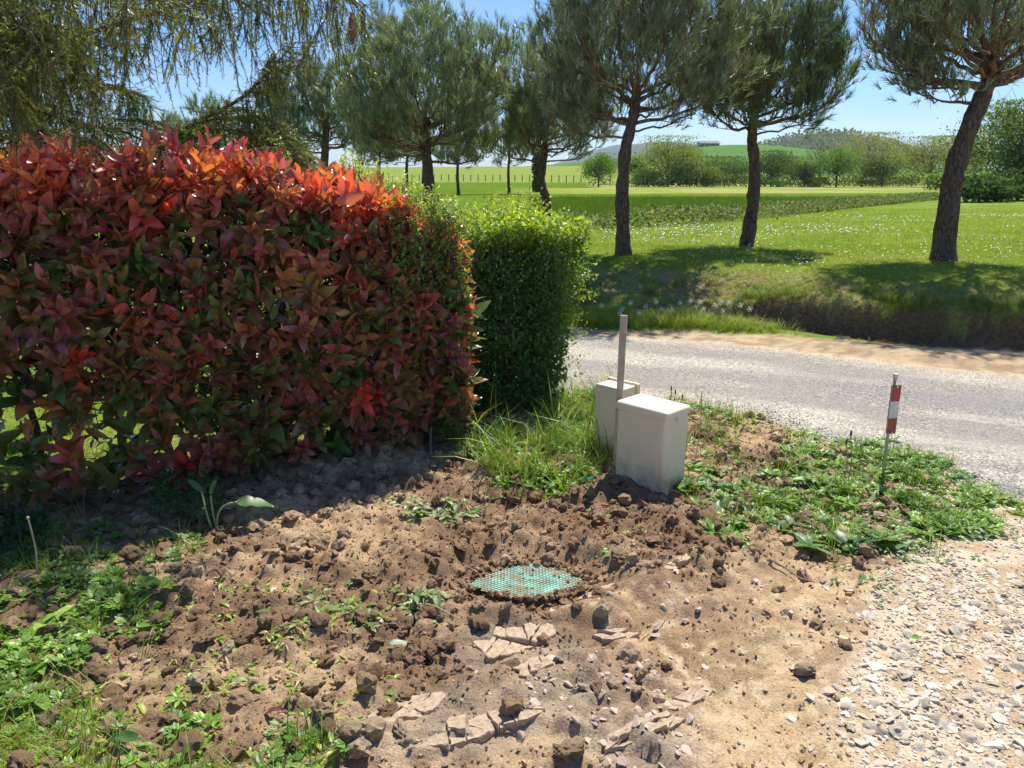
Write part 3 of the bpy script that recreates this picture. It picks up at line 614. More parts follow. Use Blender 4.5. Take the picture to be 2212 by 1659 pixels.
M_stem = bark_mat('hedge_stem', (.24, .20, .16), (.17, .13, .10), 2.5)
for q, (u, vb, r_) in enumerate([(75, 1110, .022), (262, 1120, .014), (500, 1085, .02), (660, 1050, .016), (800, 1010, .02), (930, 985, .014), (-120, 1150, .02), (400, 1100, .012)]):
    x0, y0 = P(u, vb); y0 += .30; x0 *= 1.06; h = 1.35
    pts = [(x0, y0, hz(x0, y0)-.05)]+[(x0+rng.normal(0, .015)*k, y0+.04+rng.normal(0, .012)*k, h*k/5) for k in range(1, 6)]
    V, F, Cc = tube(bez(pts, 4), np.linspace(r_, r_*.4, len(pts)*4-3), 7); obj('stem', V, F, M_stem, photinia, smooth=True)

LCs = [(np.array([(0, 0, 0), (.4, .5, .12), (0, 1, -.1), (-.4, .5, .1)])*[q, 1, 1], np.array([(0, 1, 2), (0, 2, 3)]), np.array([[1.]*3, [1.1]*3, [1.]*3, [.92]*3])) for q in (1, .8, 1.15)]
# ------------------------------------------------------------------ clipped green hedge and pale shrub
SL = [leaf_proto(1, .66, f_, d_, 3, 0) for f_, d_ in ((.3, .1), (.5, .25), (.1, -.1), (.4, .35))]
def leafy(name, T, D, N, S, C, parent, mt=None, protos=SL, kind='stuff'):
    V, F, Cc = merge(protos, rng.integers(0, len(protos), len(T)), frames(D, N, S), T, C); return obj(name, V, F, mt or M_green, parent, C=Cc, kind=kind)
gh = thing('green_hedge', (0, 5.6, 0), 'clipped dark green small-leaved hedge block beside the lane', 'hedge'); gh.location = (0, 0, 0)
GA, GB = np.array([-.75, 4.93]), np.array([.36, 5.22]); GD = nrm(GB-GA); GN = np.array([GD[1], -GD[0]]); gl_ = float(np.linalg.norm(GB-GA)); GDEP = 1.0
def gsurf(n, face):
    s = rng.random(n); t = rng.random(n); hgt = 1.30+.04*np.sin(s*11)
    if face == 0: z = .06+(hgt-.06)*t; p = GA+np.outer(s*gl_, GD)+np.outer(.06*np.sin(z*3)+.22*(fbm(s*4, z*3.4, 1.2, 3, 2)-.5), GN); nn = np.tile([GN[0], GN[1], .25], (n, 1))
    elif face == 1: z = .05+(hgt-.05)*t; ov = .17*ss(z, .35, 1.1)+.10*(fbm(s*5, z*4, 1.3, 3, 4)-.5); p = GB+np.outer(ov, GD)-np.outer(s*GDEP, GN); nn = np.tile([GD[0], GD[1], .25], (n, 1))
    else: z = hgt+.13*(fbm(s*7, t*7, 1, 3, 1)-.45)-.10*ss(s, .85, 1.); p = GA+np.outer(s*(gl_+.15), GD)-np.outer(t*GDEP, GN); nn = np.tile([0, -.1, 1], (n, 1))
    return np.column_stack([p, z]), nn
TT, DD, NN, SS_, CC = [], [], [], [], []
for face, n, dpth in ((0, 15000, .22), (1, 8000, .2), (2, 5200, .12)):
    p, nn = gsurf(n, face); dd = rng.random(n)**1.5*dpth; p = p-nrm(nn)*dd[:, None]+rng.normal(0, .012, (n, 3))
    d = nrm(nn*.5+rng.normal(0, .55, (n, 3))+[0, 0, -.15]); N2 = nn*.6+rng.normal(0, .45, (n, 3))+[0, 0, .8]
    top = ss(p[:, 2], 1.12, 1.32); c = colpick([(.08, .17, .035), (.10, .20, .045), (.06, .14, .03)], n, .35); c = c*(1-top[:, None])+top[:, None]*colpick([(.30, .42, .05), (.36, .46, .07), (.22, .36, .05)], n, .25)  # yellow sunlit glow of the hedge top painted into its leaf colour
    if face == 1: c = c*.6+.4*np.array([.16, .26, .05])  # right end lightened too, its sunlit look put into the leaf colour
    TT.append(p); DD.append(d); NN.append(N2); SS_.append(rng.uniform(.024, .042, n)*(1+.3*top)); CC.append(c)
# sprigs over the top
for i in range(260):
    p, nn = gsurf(1, 2); p = p[0]; h = rng.uniform(.04, .17); k = 6; tt = np.linspace(.2, 1, k); pts = p+np.outer(tt*h, [rng.normal(0, .3), rng.normal(0, .3), 1]); TT.append(pts); DD.append(rng.normal(0, 1, (k, 3))+[0, 0, .6]); NN.append(np.tile([0, 0, 1.], (k, 1))+rng.normal(0, .4, (k, 3))); SS_.append(rng.uniform(.022, .034, k)); CC.append(colpick([(.26, .36, .07), (.30, .36, .10)], k))
for i in range(170):
    p, nn = gsurf(1, 1); p = p[0]; k = 6; tt = np.linspace(.2, 1, k); pts = p+np.outer(tt*rng.uniform(.05, .20), nrm(nn[0]+rng.normal(0, .4, 3))); TT.append(pts); DD.append(rng.normal(0, 1, (k, 3))+[.5, 0, .3]); NN.append(np.tile([0, 0, 1.], (k, 1))+rng.normal(0, .4, (k, 3))); SS_.append(rng.uniform(.02, .034, k)); CC.append(colpick([(.20, .32, .06), (.26, .34, .08)], k))
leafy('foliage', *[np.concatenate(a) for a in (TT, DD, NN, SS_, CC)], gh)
M_hs = bark_mat('hedge_wood', (.16, .12, .085), (.22, .18, .13), 3)
tl = []
for i in range(90):
    s = rng.random(); t = rng.random()*.8; p = GA+GD*s*gl_-GN*(.08+t*.7); q = p+rng.normal(0, .12, 2); tl.append(tube(bez([(*p, -.02), (*(p*.5+q*.5+rng.normal(0, .03, 2)), .6), (*q, 1.2)], 4), np.linspace(.009, .003, 9), 4, False))
for i in range(70):
    p, nn = gsurf(1, 0); p = p[0]; a = p-nn[0]*.02; e = a+np.array([rng.normal(0, .12), rng.normal(0, .03), -rng.uniform(.1, .35)]); e[2] = max(.02, e[2]); tl.append(tube([a, (a+e)/2+[0, -.02, .03], e], [.0022, .002, .001], 3, False))
V, F, C = cat(tl); obj('stems', V, F, M_hs, gh, kind='stuff')
# inner mass of the hedge: dense dark leaves so that it hides what is behind
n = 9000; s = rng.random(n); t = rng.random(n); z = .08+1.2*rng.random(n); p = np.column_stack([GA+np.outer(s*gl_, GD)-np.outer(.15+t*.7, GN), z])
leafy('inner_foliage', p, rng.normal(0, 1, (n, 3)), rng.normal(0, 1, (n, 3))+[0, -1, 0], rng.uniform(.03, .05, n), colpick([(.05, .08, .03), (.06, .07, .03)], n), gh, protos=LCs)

sh = thing('pale_shrub', (-.6, 4.9, 0), 'loose shrub with tiny pale green leaves growing through the end of the red hedge', 'shrub'); sh.location = (0, 0, 0)
TT, DD, NN, SS_, CC, tl = [], [], [], [], [], []
for i in range(560):
    if i < 300:   u = rng.uniform(735, 1000); v1 = np.interp(u, [735, 800, 900, 1000], [345, 375, 415, 470])+rng.uniform(-22, 60); end = np.array(Z(u, v1, rng.uniform(4.65, 5.1))); st_ = end+np.array([rng.normal(0, .06), rng.normal(0, .05), -rng.uniform(.15, .35)])
    else:
        u = rng.uniform(800, 985); v1 = rng.uniform(430, 640)+(u-880)*.15; x_, y_, z_ = Z(u, v1, 4.5); s_ = ((np.array([x_, y_])-A_)@HD); fr_ = A_+HD*s_+HN*.12; end = np.array([fr_[0], fr_[1], z_])+rng.normal(0, .03, 3); st_ = end+np.array([.03, .14, -.12])+rng.normal(0, .05, 3)
    k = 12; tt = np.linspace(.25, 1, k); c_ = st_+(end-st_)*tt[:, None]+np.outer(tt**2, [0, 0, .03]); tl.append(tube([st_, (st_+end)/2, end], [.002, .0018, .001], 3, False))
    TT.append(c_+rng.normal(0, .006, (k, 3))); DD.append(nrm(end-st_)*.5+rng.normal(0, .8, (k, 3))); NN.append(np.tile([0, 0, 1.], (k, 1))+rng.normal(0, .5, (k, 3))); SS_.append(rng.uniform(.018, .032, k)); CC.append(colpick([(.30, .42, .09), (.22, .35, .07), (.36, .44, .15), (.44, .38, .16)] if i < 300 else [(.16, .27, .06), (.12, .21, .05)], k))
leafy('foliage', *[np.concatenate(a) for a in (TT, DD, NN, SS_, CC)], sh)
for u in (760, 850, 930): tl.append(tube([(*P(u, 1000), -.05), Z(u, 700, 4.85), Z(u+10, 420, 4.85)], [.01, .007, .004], 5, False))
V, F, C = cat(tl); obj('stems', V, F, M_hs, sh, kind='stuff')

# ------------------------------------------------------------------ spruce with hanging twigs
def spruce_twig(L=.13, nn=42, r=rng):
    V, F, C = [], [], []
    sv, sf, sc = tube([(0, 0, 0), (0, L*.5, 0), (0, L, 0)], [.0018, .0014, .0008], 3, False); sc = sc*np.array([.16, .10, .055]); V += list(sv); F += [tuple(q) for q in sf]; C += list(sc)
    for i in range(nn):
        t = (i+r.random())/nn; a = r.uniform(0, 2*pi); d = np.array([cos(a)*.8, .75, sin(a)*.8]); d /= np.linalg.norm(d); l = r.uniform(.013, .021); p = np.array([0, t*L, 0]); wv = nrm(np.cross(d, [.3, .2, .9]))*.0021; o = len(V)
        V += [p-wv, p+wv, p+d*l]; F.append((o, o+1, o+2)); g = r.uniform(.75, 1.25)*(1+.5*t); C += [np.array([.75, .85, .7])*g]*2+[np.array([1.15, 1.1, .9])*g]
    return np.array(V), np.array(F), np.array(C)
SP = [spruce_twig() for _ in range(5)]; SPs = [spruce_twig(nn=22) for _ in range(4)]
M_spruce_bark = bark_mat('spruce_bark', (.20, .15, .12), (.28, .24, .20), 1.2, .8)
spruce = thing('spruce_tree', (0, 0, 0), 'spruce with drooping needle twigs hanging over the red hedge at the upper left', 'tree')
tb = np.array([-2.85, 4.75, 0.]); V, F, C = tube(bez([tb+[0, 0, -.1], tb+[.02, 0, 1.5], tb+[-.02, .02, 3.5], tb+[0, 0, 6.5], tb+[0, 0, 8.5]], 6), np.linspace(.125, .03, 25), 12); obj('trunk', V, F, M_spruce_bark, spruce, smooth=True)
limbs = [  # control points by photo position and distance
 [Z(-60, 110, 4.7), Z(67, 90, 4.55), Z(157, 80, 4.45), Z(300, 38, 4.3), Z(440, -6, 4.2), Z(600, -60, 4.1)],
 [Z(-80, 215, 4.6), Z(27, 213, 4.5), Z(120, 250, 4.4), Z(210, 275, 4.3), Z(260, 255, 4.25)],
 [Z(60, 360, 4.9), Z(300, 335, 4.9), Z(430, 262, 4.85), Z(520, 213, 4.8), Z(575, 160, 4.8), Z(640, 90, 4.75)],
 [Z(300, 320, 4.8), Z(400, 283, 4.7), Z(566, 286, 4.6), Z(640, 320, 4.6)],
 [Z(-60, 20, 4.6), Z(120, -40, 4.4), Z(350, -70, 4.1), Z(600, -60, 4.0), Z(740, -20, 3.95)],
 [Z(-60, 300, 4.3), Z(60, 280, 4.1), Z(150, 290, 4.0), Z(200, 310, 3.95)],
 [Z(-100, -60, 4.2), Z(60, -50, 3.7), Z(200, -40, 3.5), Z(330, -20, 3.4)],
 [Z(-60, 40, 3.9), Z(20, 30, 3.7), Z(60, 60, 3.5), Z(100, 130, 3.4)],
 [Z(430, 262, 4.85), Z(560, 250, 4.9), Z(610, 280, 4.9), Z(660, 330, 4.9)],
 [Z(-60, 150, 4.9), Z(60, 170, 4.8), Z(200, 175, 4.8), Z(300, 200, 4.9)],
 [Z(200, -80, 4.6), Z(420, -60, 4.9), Z(600, -50, 5.0), Z(700, -30, 5.1)]]
LR = [.024, .017, .02, .009, .022, .012, .02, .014, .008, .014, .018]
#        strands, strand length, leafiness
LP = [(120, .30, .85), (100, .24, 1.1), (170, .13, 1.2), (70, .14, 1.2), (130, .38, .6), (80, .14, 1.2), (90, .30, 1.2), (90, .34, 1.3), (90, .17, 1.2), (100, .20, 1.1), (80, .36, .75)]
TT, DD, NN, SS_, CC, TT2, DD2, NN2, SS2, CC2, tl = [], [], [], [], [], [], [], [], [], [], []
for li, (cp, r0, (ns, sl, lf)) in enumerate(zip(limbs, LR, LP)):
    cp = np.array(cp, float); st_ = np.array([tb[0], tb[1], cp[0][2]-.1]); path = bez(np.concatenate([[st_], cp]) if li not in (3, 8) else cp, 7)
    V, F, C = tube(path, np.linspace(r0, r0*.25, len(path)), 7); obj('branch', V, F, M_spruce_bark, spruce, smooth=True)
    for q in range(ns):
        t = rng.uniform(.12 if li else .2, 1); f = t*(len(path)-1); k = int(min(f, len(path)-2)); p = path[k]+(path[k+1]-path[k])*(f-k); ax = nrm(path[k+1]-path[k])
        sd_ = nrm(np.cross(ax, [0, 0, 1]))*rng.choice([-1, 1]); off = rng.uniform(.02, .30)*(1-.4*t); p1 = p+sd_*off+ax*off*.6+[0, 0, -.02-.1*off]; L_ = sl*rng.uniform(.3, 1.5)*(1-.3*t)
        sway = np.array([rng.normal(0, .10), rng.normal(0, .10), 0]); p2 = p1+np.array([0, 0, -L_*.5])+sway*L_; p3 = p1+np.array([0, 0, -L_])+sway*L_*2.2
        cur = bez([p, p1, p2, p3], 4); tl.append(tube(cur, np.linspace(.0028, .0009, len(cur)), 3, False))
        seg = np.linalg.norm(np.diff(cur, axis=0), axis=1).sum(); nt_ = max(2, int(seg/.085)); sparse = rng.random() > lf*.72
        hue = rng.choice(3, p=[.45, .35, .2]); ccx = np.array([(.15, .17, .045), (.10, .13, .04), (.26, .27, .07)][hue])
        for j in range(nt_):
            f = (j+.3)/nt_*(len(cur)-1); k = int(min(f, len(cur)-2)); pp = cur[k]+(cur[k+1]-cur[k])*(f-k); dv = nrm(cur[k+1]-cur[k])
            tgt = (TT2, DD2, NN2, SS2, CC2) if sparse else (TT, DD, NN, SS_, CC); tgt[0].append(pp); tgt[1].append(dv); tgt[2].append(rng.normal(0, 1, 3)); tgt[3].append(rng.uniform(.8, 1.1)); tgt[4].append(ccx*rng.uniform(.8, 1.3))
            for _q in range(rng.integers(1, 4) if not sparse else int(rng.random() < .4)):
                sd2 = nrm(dv*.7+rng.normal(0, .75, 3)*[1, 1, .5]); tgt[0].append(pp); tgt[1].append(sd2); tgt[2].append(rng.normal(0, 1, 3)); tgt[3].append(rng.uniform(.5, .9)); tgt[4].append(ccx*rng.uniform(.9, 1.6))
for TL, DL, NL, SL_, CL_ in ((TT, DD, NN, SS_, CC), (TT2, DD2, NN2, SS2, CC2)):
    A3 = np.array(TL); kp = in_frame(A3[:, 0], A3[:, 1], A3[:, 2], 1.16)
    for lst in (TL, DL, NL, SL_, CL_): lst[:] = [q for q, k_ in zip(lst, kp) if k_]
v1 = merge(SP, rng.integers(0, 5, len(TT)), frames(np.array(DD), np.array(NN), np.array(SS_)), np.array(TT), np.array(CC))
v2 = merge(SPs, rng.integers(0, 4, len(TT2)), frames(np.array(DD2), np.array(NN2), np.array(SS2)), np.array(TT2), np.array(CC2))
V, F, C = cat([v1, v2]); obj('needles', V, F, M_needle, spruce, C=C, kind='stuff')
V, F, C = cat(tl); obj('twigs', V, F, M_twig, spruce, kind='stuff')
def cone_mesh(L=.13, r=.022):
    parts = []; core = tube([(0, 0, 0), (0, 0, -L*.5), (0, 0, -L)], [.3*r, .8*r, .3*r], 8); parts.append(core)
    for ring in range(16):
        t = (ring+.5)/16; rr = r*sin(pi*(t*.92+.05))**.6; nn = 9
        for k in range(nn):
            a = 2*pi*(k+.5*(ring % 2))/nn; c, s_ = cos(a), sin(a); z0 = -t*L
            P_ = np.array([(c*rr*.4-s_*r*.2, s_*rr*.4+c*r*.2, z0), (c*rr*.4+s_*r*.2, s_*rr*.4-c*r*.2, z0), (c*rr*1.1, s_*rr*1.1, z0-L*.085), (c*rr*.9, s_*rr*.9, z0-L*.09)]); parts.append((P_, np.array([(0, 2, 1), (0, 1, 3), (1, 2, 3), (2, 0, 3)]), np.ones((4, 3))))
    return cat(parts)
M_cone = plain_mat('cone_scale', (.24, .13, .08), .6, var=.3, sc=80); cv, cf, cc_ = cone_mesh(); cme = make_mesh('cone', cv, cf, M_cone)
for (u, v_, Y_) in ((15, 5, 3.55), (759, 28, 4.0)): o = link('cone', cme, spruce); o.location = Z(u, v_, Y_)

# ------------------------------------------------------------------ pines
def pine_tuft(nn=20, L=.13, r=rng, w_=.0040):
    V, F, C = [], [], []
    for i in range(nn):
        a = r.uniform(0, 2*pi); op = r.uniform(.15, .85); d = np.array([cos(a)*sin(op), cos(op), sin(a)*sin(op)]); p = np.array([0, r.uniform(-.35, .45)*L, 0]); l = L*r.uniform(.75, 1.2); wv = nrm(np.cross(d, r.normal(size=3)))*w_; o = len(V)
        V += [p-wv, p+wv, p+d*l]; F.append((o, o+1, o+2)); g = r.uniform(.7, 1.3); C += [np.array([.8, .85, .8])*g]*2+[np.array([1.1, 1.1, 1.0])*g]
    return np.array(V), np.array(F), np.array(C)
PT = [pine_tuft() for _ in range(6)]; PTf = [pine_tuft(14, .14, w_=.006) for _ in range(4)]
def trunk_rough(V, amp, f, seed):
    r = np.random.default_rng(seed); ph = r.uniform(0, 6, 8); a = np.zeros(len(V))
    for k in range(4): a += np.sin(V[:, 2]*f*(k+1)+ph[k])*.5/(k+1)+np.sin(V[:, 0]*60*(k+1)+V[:, 1]*50+V[:, 2]*9+ph[k+4])*.4
    return a*amp
def pine(base, path, rt, fork, crown, label, nl=11, nsec=13, ntuft=2600, seed=1, tone=(.22, .265, .19), extra=None, protos=PT, name='pine_tree', detail=True, tsize=1.):
    """base on the ground; path = trunk offsets; crown = (centre offset, radii); limbs fan out from the fork like a vase"""
    r = np.random.default_rng(seed); bx, by = base; bz = hz(bx, by)-.06; root = thing(name, (bx, by, bz), label, 'tree', None)
    tp = bez(path, 6); k = len(tp); rr = rt*(1-.42*np.linspace(0, 1, k))*(1+.32*np.exp(-np.linspace(0, 1, k)*22))
    V, F, C = tube(tp, rr, 14 if detail else 7)
    if detail:
        nrm_ = V[:, :2]-np.array([np.interp(V[:, 2], tp[:, 2], tp[:, 0]), np.interp(V[:, 2], tp[:, 2], tp[:, 1])]).T; V[:, :2] += nrm(nrm_)*trunk_rough(V, .012, 9, seed)[:, None]
    obj('trunk', V, F, M_bark, root, smooth=False)
    (cx, cy, cz), (rx, ry, rz) = crown; fz = fork; ft = np.array([np.interp(fz, tp[:, 2], tp[:, 0]), np.interp(fz, tp[:, 2], tp[:, 1]), fz]); cc = np.array([cx, cy, cz])
    TT, DD, CC = [], [], []; tgts = []
    leader = bez([tp[-1], (tp[-1]+cc)/2+[0, 0, rz*.2], cc+[0, 0, rz*.75]], 5)
    for i in range(nl+6):
        a = 2*pi*i/nl*1.27+r.uniform(-.3, .3); el = r.choice([r.uniform(-.62, -.2), r.uniform(-.2, .4), r.uniform(.3, 1.2)], p=[.36, .34, .30]); tgts.append(cc+np.array([cos(a)*cos(el)*rx, sin(a)*cos(el)*ry, sin(el)*rz])*r.uniform(.85, 1.05))
    tgts.append(cc+np.array([0, 0, rz*.95])); 
    for e in (extra or []): tgts.append(np.array(e, float))
    limbs_ = []; lpts = []
    for ti, tg in enumerate(tgts):
        hfr = np.clip((tg[2]-fz)/(cz+rz-fz), 0, 1); s0 = ft+(tp[-1]-ft)*np.clip(hfr*1.2+r.uniform(-.1, .1), 0, 1)
        mid = s0*.55+tg*.45+np.array([0, 0, -.13*abs(tg[2]-s0[2])-.04]); out = tg-s0; out[2] = 0; mid += out*.10
        cur = bez([s0, mid, tg], 6)+np.concatenate([[np.zeros(3)], r.normal(0, .025*max(.4, rx*.5), (12, 3))]); r0 = rt*.34*r.uniform(.5, 1.0)*(1-.25*(1-hfr)); parts = [tube(cur, np.linspace(r0, .006, 13), 6)]; lpts += list(cur[3:])
        for q in range(nsec+5):
            t = r.uniform(.22, .98); f = t*12; kk = int(min(f, 11)); p = cur[kk]+(cur[kk+1]-cur[kk])*(f-kk); ax = nrm(cur[kk+1]-cur[kk]); L2 = (1.05-t*.55)*rx*.50*r.uniform(.5, 1.25)
            side = nrm(np.cross(ax, r.normal(size=3))); dv = nrm(ax*.8+side*.75+np.array([0, 0, .35])); e = p+dv*L2; e[2] += .12*L2
            rel = (e-cc)/np.array([rx, ry, rz]); qn = np.linalg.norm(rel)
            if qn > 1.08: e = cc+(e-cc)*1.08/qn
            c2 = bez([p, (p+e)/2-[0, 0, .04*L2], e], 3); lpts += [c2[3], c2[5]]; parts.append(tube(c2, np.linspace(max(.004, r0*.28*(1-t*.5)), .003, 7), 4, False)); nt_ = max(2, int(.56*ntuft/(len(tgts)*(nsec+5))))
            for w_ in range(nt_):
                t2 = r.uniform(.15, 1)**.7; f2 = t2*6; k2 = int(min(f2, 5)); pp = c2[k2]+(c2[k2+1]-c2[k2])*(f2-k2); d3 = nrm(nrm(c2[k2+1]-c2[k2])*.6+r.normal(0, .5, 3)+[0, 0, .45]); le = r.uniform(.03, .32)*min(1.5, rx)*.7; p3 = pp+d3*le
                if detail and r.random() < .35: parts.append(tube([pp, p3], [.003, .002], 3, False))
                TT.append(p3); DD.append(nrm(d3*.7+[0, 0, .5])); CC.append(np.array(tone)*r.uniform(.6, 1.5)*np.array([r.uniform(.9, 1.25), 1, r.uniform(.8, 1.15)]))
        V, F, C = cat(parts); obj('limb', V, F, M_limb, root, smooth=True)
    LPs = np.array(lpts); nf = int(ntuft*.20); q = nrm(r.normal(size=(nf*2, 3))); q = q[(q[:, 2] > -.12-.5*r.random(len(q))**2)][:nf]; q = q*r.uniform(.45, 1.0, (len(q), 1))**.6
    lump = 1+.10*np.sin(q[:, :1]*7+seed)+.08*np.sin(q[:, 1:2]*9+q[:, 2:3]*8); q = q[vn(q[:, 0]*3.1+seed, q[:, 1]*3.1+q[:, 2]*4.3, seed) > .42]; lump = 1+.14*np.sin(q[:, :1]*7+seed)+.10*np.sin(q[:, 1:2]*9+q[:, 2:3]*8); pts = cc+q*np.array([rx, ry, rz])*lump; fparts = []
    for pp in pts:
        dd_ = np.linalg.norm(LPs-pp+[0, 0, .25], axis=1); b_ = LPs[np.argmin(dd_)]; d3 = nrm(pp-b_)
        if r.random() < (.30 if detail else .05): fparts.append(tube([b_, (b_+pp)/2-[0, 0, .04], pp], [.006, .004, .002], 3, False))
        for _k in range(3): TT.append(pp+r.normal(0, .06, 3)*[1, 1, 1.6]*(1 if _k else 0)); DD.append(nrm(d3*.4+[0, 0, .7]+r.normal(0, .25, 3))); CC.append(np.array(tone)*r.uniform(.6, 1.5))
    if fparts: V, F, C = cat(fparts); obj('twigs', V, F, M_twig, root, kind='stuff')
    n = len(TT); V, F, C = merge(protos, r.integers(0, len(protos), n), frames(np.array(DD), r.normal(0, 1, (n, 3)), r.uniform(.8, 1.3, n)*tsize), np.array(TT), np.array(CC)); obj('crown', V, F, M_needle, root, C=C, kind='stuff')
    if detail:   # pale candle shoots standing on the top
        top = np.array(TT); top = top[top[:, 2] > cz+rz*.25]; top = top[r.integers(0, len(top), min(150, len(top)))]; n = len(top)
        cs = [tube([(0, 0, 0), (0, .1, 0)], [.004, .002], 3, True)]; V, F, C = merge(cs, np.zeros(n, int), frames(np.array([[0, 0, 1.]]*n)+r.normal(0, .06, (n, 3)), r.normal(0, 1, (n, 3)), r.uniform(.8, 1.6, n)), top+[0, 0, .05], np.tile([.42, .30, .17], (n, 1))); obj('shoots', V, F, M_green, root, C=C, kind='stuff')
    return root
def rel(base, u, v, Y=None):             # offset from a tree's base of a photo position at the tree's distance
    X_, Y_, Z_ = Z(u, v, Y or base[1]); return np.array([X_-base[0], 0, Z_-hz(*base)+.06])
def crown_at(base, u0, u1, v0, v1, dy=0):
    a = rel(base, u0, (v0+v1)/2); b = rel(base, u1, (v0+v1)/2); t = rel(base, (u0+u1)/2, v0); q = rel(base, (u0+u1)/2, v1); return ((a[0]+b[0])/2, dy, (t[2]+q[2])/2), ((b[0]-a[0])/2, (b[0]-a[0])/2, (t[2]-q[2])/2)
b3 = hit(1347, 551)[:2]; b4 = hit(1612, 531)[:2]; b5 = hit(2037, 563)[:2]
pb = b3; pine(pb, [(0, 0, 0), rel(pb, 1345, 470), rel(pb, 1345, 400), rel(pb, 1352, 320), rel(pb, 1368, 255), rel(pb, 1375, 200)], .105, rel(pb, 0, 300)[2], crown_at(pb, 1150, 1640, -230, 300), 'straight pine with a wide grey-green crown, third trunk from the right behind the boxes', 15, 15, 5200, 3, extra=[rel(pb, 1520, 215)+[0, -.4, 0], rel(pb, 1180, 260)])
pb = b4; pine(pb, [(0, 0, 0), rel(pb, 1622, 470), rel(pb, 1630, 400), rel(pb, 1628, 330), rel(pb, 1624, 300), rel(pb, 1630, 240)], .115, rel(pb, 0, 320)[2], crown_at(pb, 1490, 1830, -40, 300), 'dark dense pine with one long low branch reaching right into open sky', 14, 14, 4400, 5, tone=(.13, .18, .12), extra=[rel(pb, 1850, 170)])
pb = b5; pine(pb, [(0, 0, 0), rel(pb, 2045, 480), rel(pb, 2062, 370), rel(pb, 2098, 265), rel(pb, 2128, 195), rel(pb, 2150, 130)], .155, rel(pb, 0, 215)[2], crown_at(pb, 1880, 2420, -330, 200), 'leaning thick-trunked pine at the right edge, its crown cut by the frame', 16, 15, 5200, 8, extra=[rel(pb, 1850, 60), rel(pb, 2000, 215), rel(pb, 1960, 130)])
pb = (Z(1185, 470, 16.)[0], 16.); pine(pb, [(0, 0, 0), rel(pb, 1180, 440), rel(pb, 1170, 390), rel(pb, 1175, 340), rel(pb, 1178, 290)], .095, rel(pb, 0, 365)[2], crown_at(pb, 1075, 1330, 90, 345), 'smaller pine behind the green hedge, trunk rising between two wider crowns', 13, 12, 2900, 11, extra=[rel(pb, 1060, 315), rel(pb, 1320, 300)])
pb = (Z(926, 440, 15.)[0], 15.); pine(pb, [(0, 0, 0), rel(pb, 926, 420), rel(pb, 924, 370), rel(pb, 920, 320), rel(pb, 922, 260)], .13, rel(pb, 0, 350)[2], crown_at(pb, 735, 1115, 0, 330), 'rounded full pine with candle shoots on top, rising behind the end of the red hedge', 15, 16, 5600, 14, tone=(.23, .29, .18), extra=[rel(pb, 1060, 335), rel(pb, 770, 330)])
pb = (Z(705, 380, 21.)[0], 21.); pine(pb, [(0, 0, 0), rel(pb, 700, 380), rel(pb, 702, 330), rel(pb, 705, 270)], .14, rel(pb, 0, 345)[2], crown_at(pb, 560, 800, 135, 345), 'shaded pine behind the spruce tips, left of the full rounded pine', 12, 12, 3000, 17, tone=(.17, .215, .15), detail=False, protos=PTf)
for i, (u, Y_, w_, v0, v1, lb) in enumerate([(990, 60, 55, 270, 375, 'small distant pine at the field edge seen under the rounded pine crown'), (1100, 62, 65, 250, 375, 'distant pine with a bare lower trunk at the field edge below the small pine'), (880, 55, 60, 250, 375, 'distant pine behind the pale shrub tips'), (820, 50, 70, 260, 380, 'distant pine farthest left along the field edge'), (470, 30, 150, 230, 360, 'dark pine half hidden behind the spruce twigs and red hedge top')]):
    pb = (Z(u, 400, Y_)[0], Y_); pine(pb, [(0, 0, 0), rel(pb, u-2, 375), rel(pb, u, 340), rel(pb, u+1, 310)],   .13 if Y_ > 40 else .16, rel(pb, 0, 365)[2], crown_at(pb, u-w_, u+w_, v0, v1), lb, 8, 6, 520, 30+i, protos=PTf, detail=False, tsize=3.2 if Y_ > 40 else 2.0)

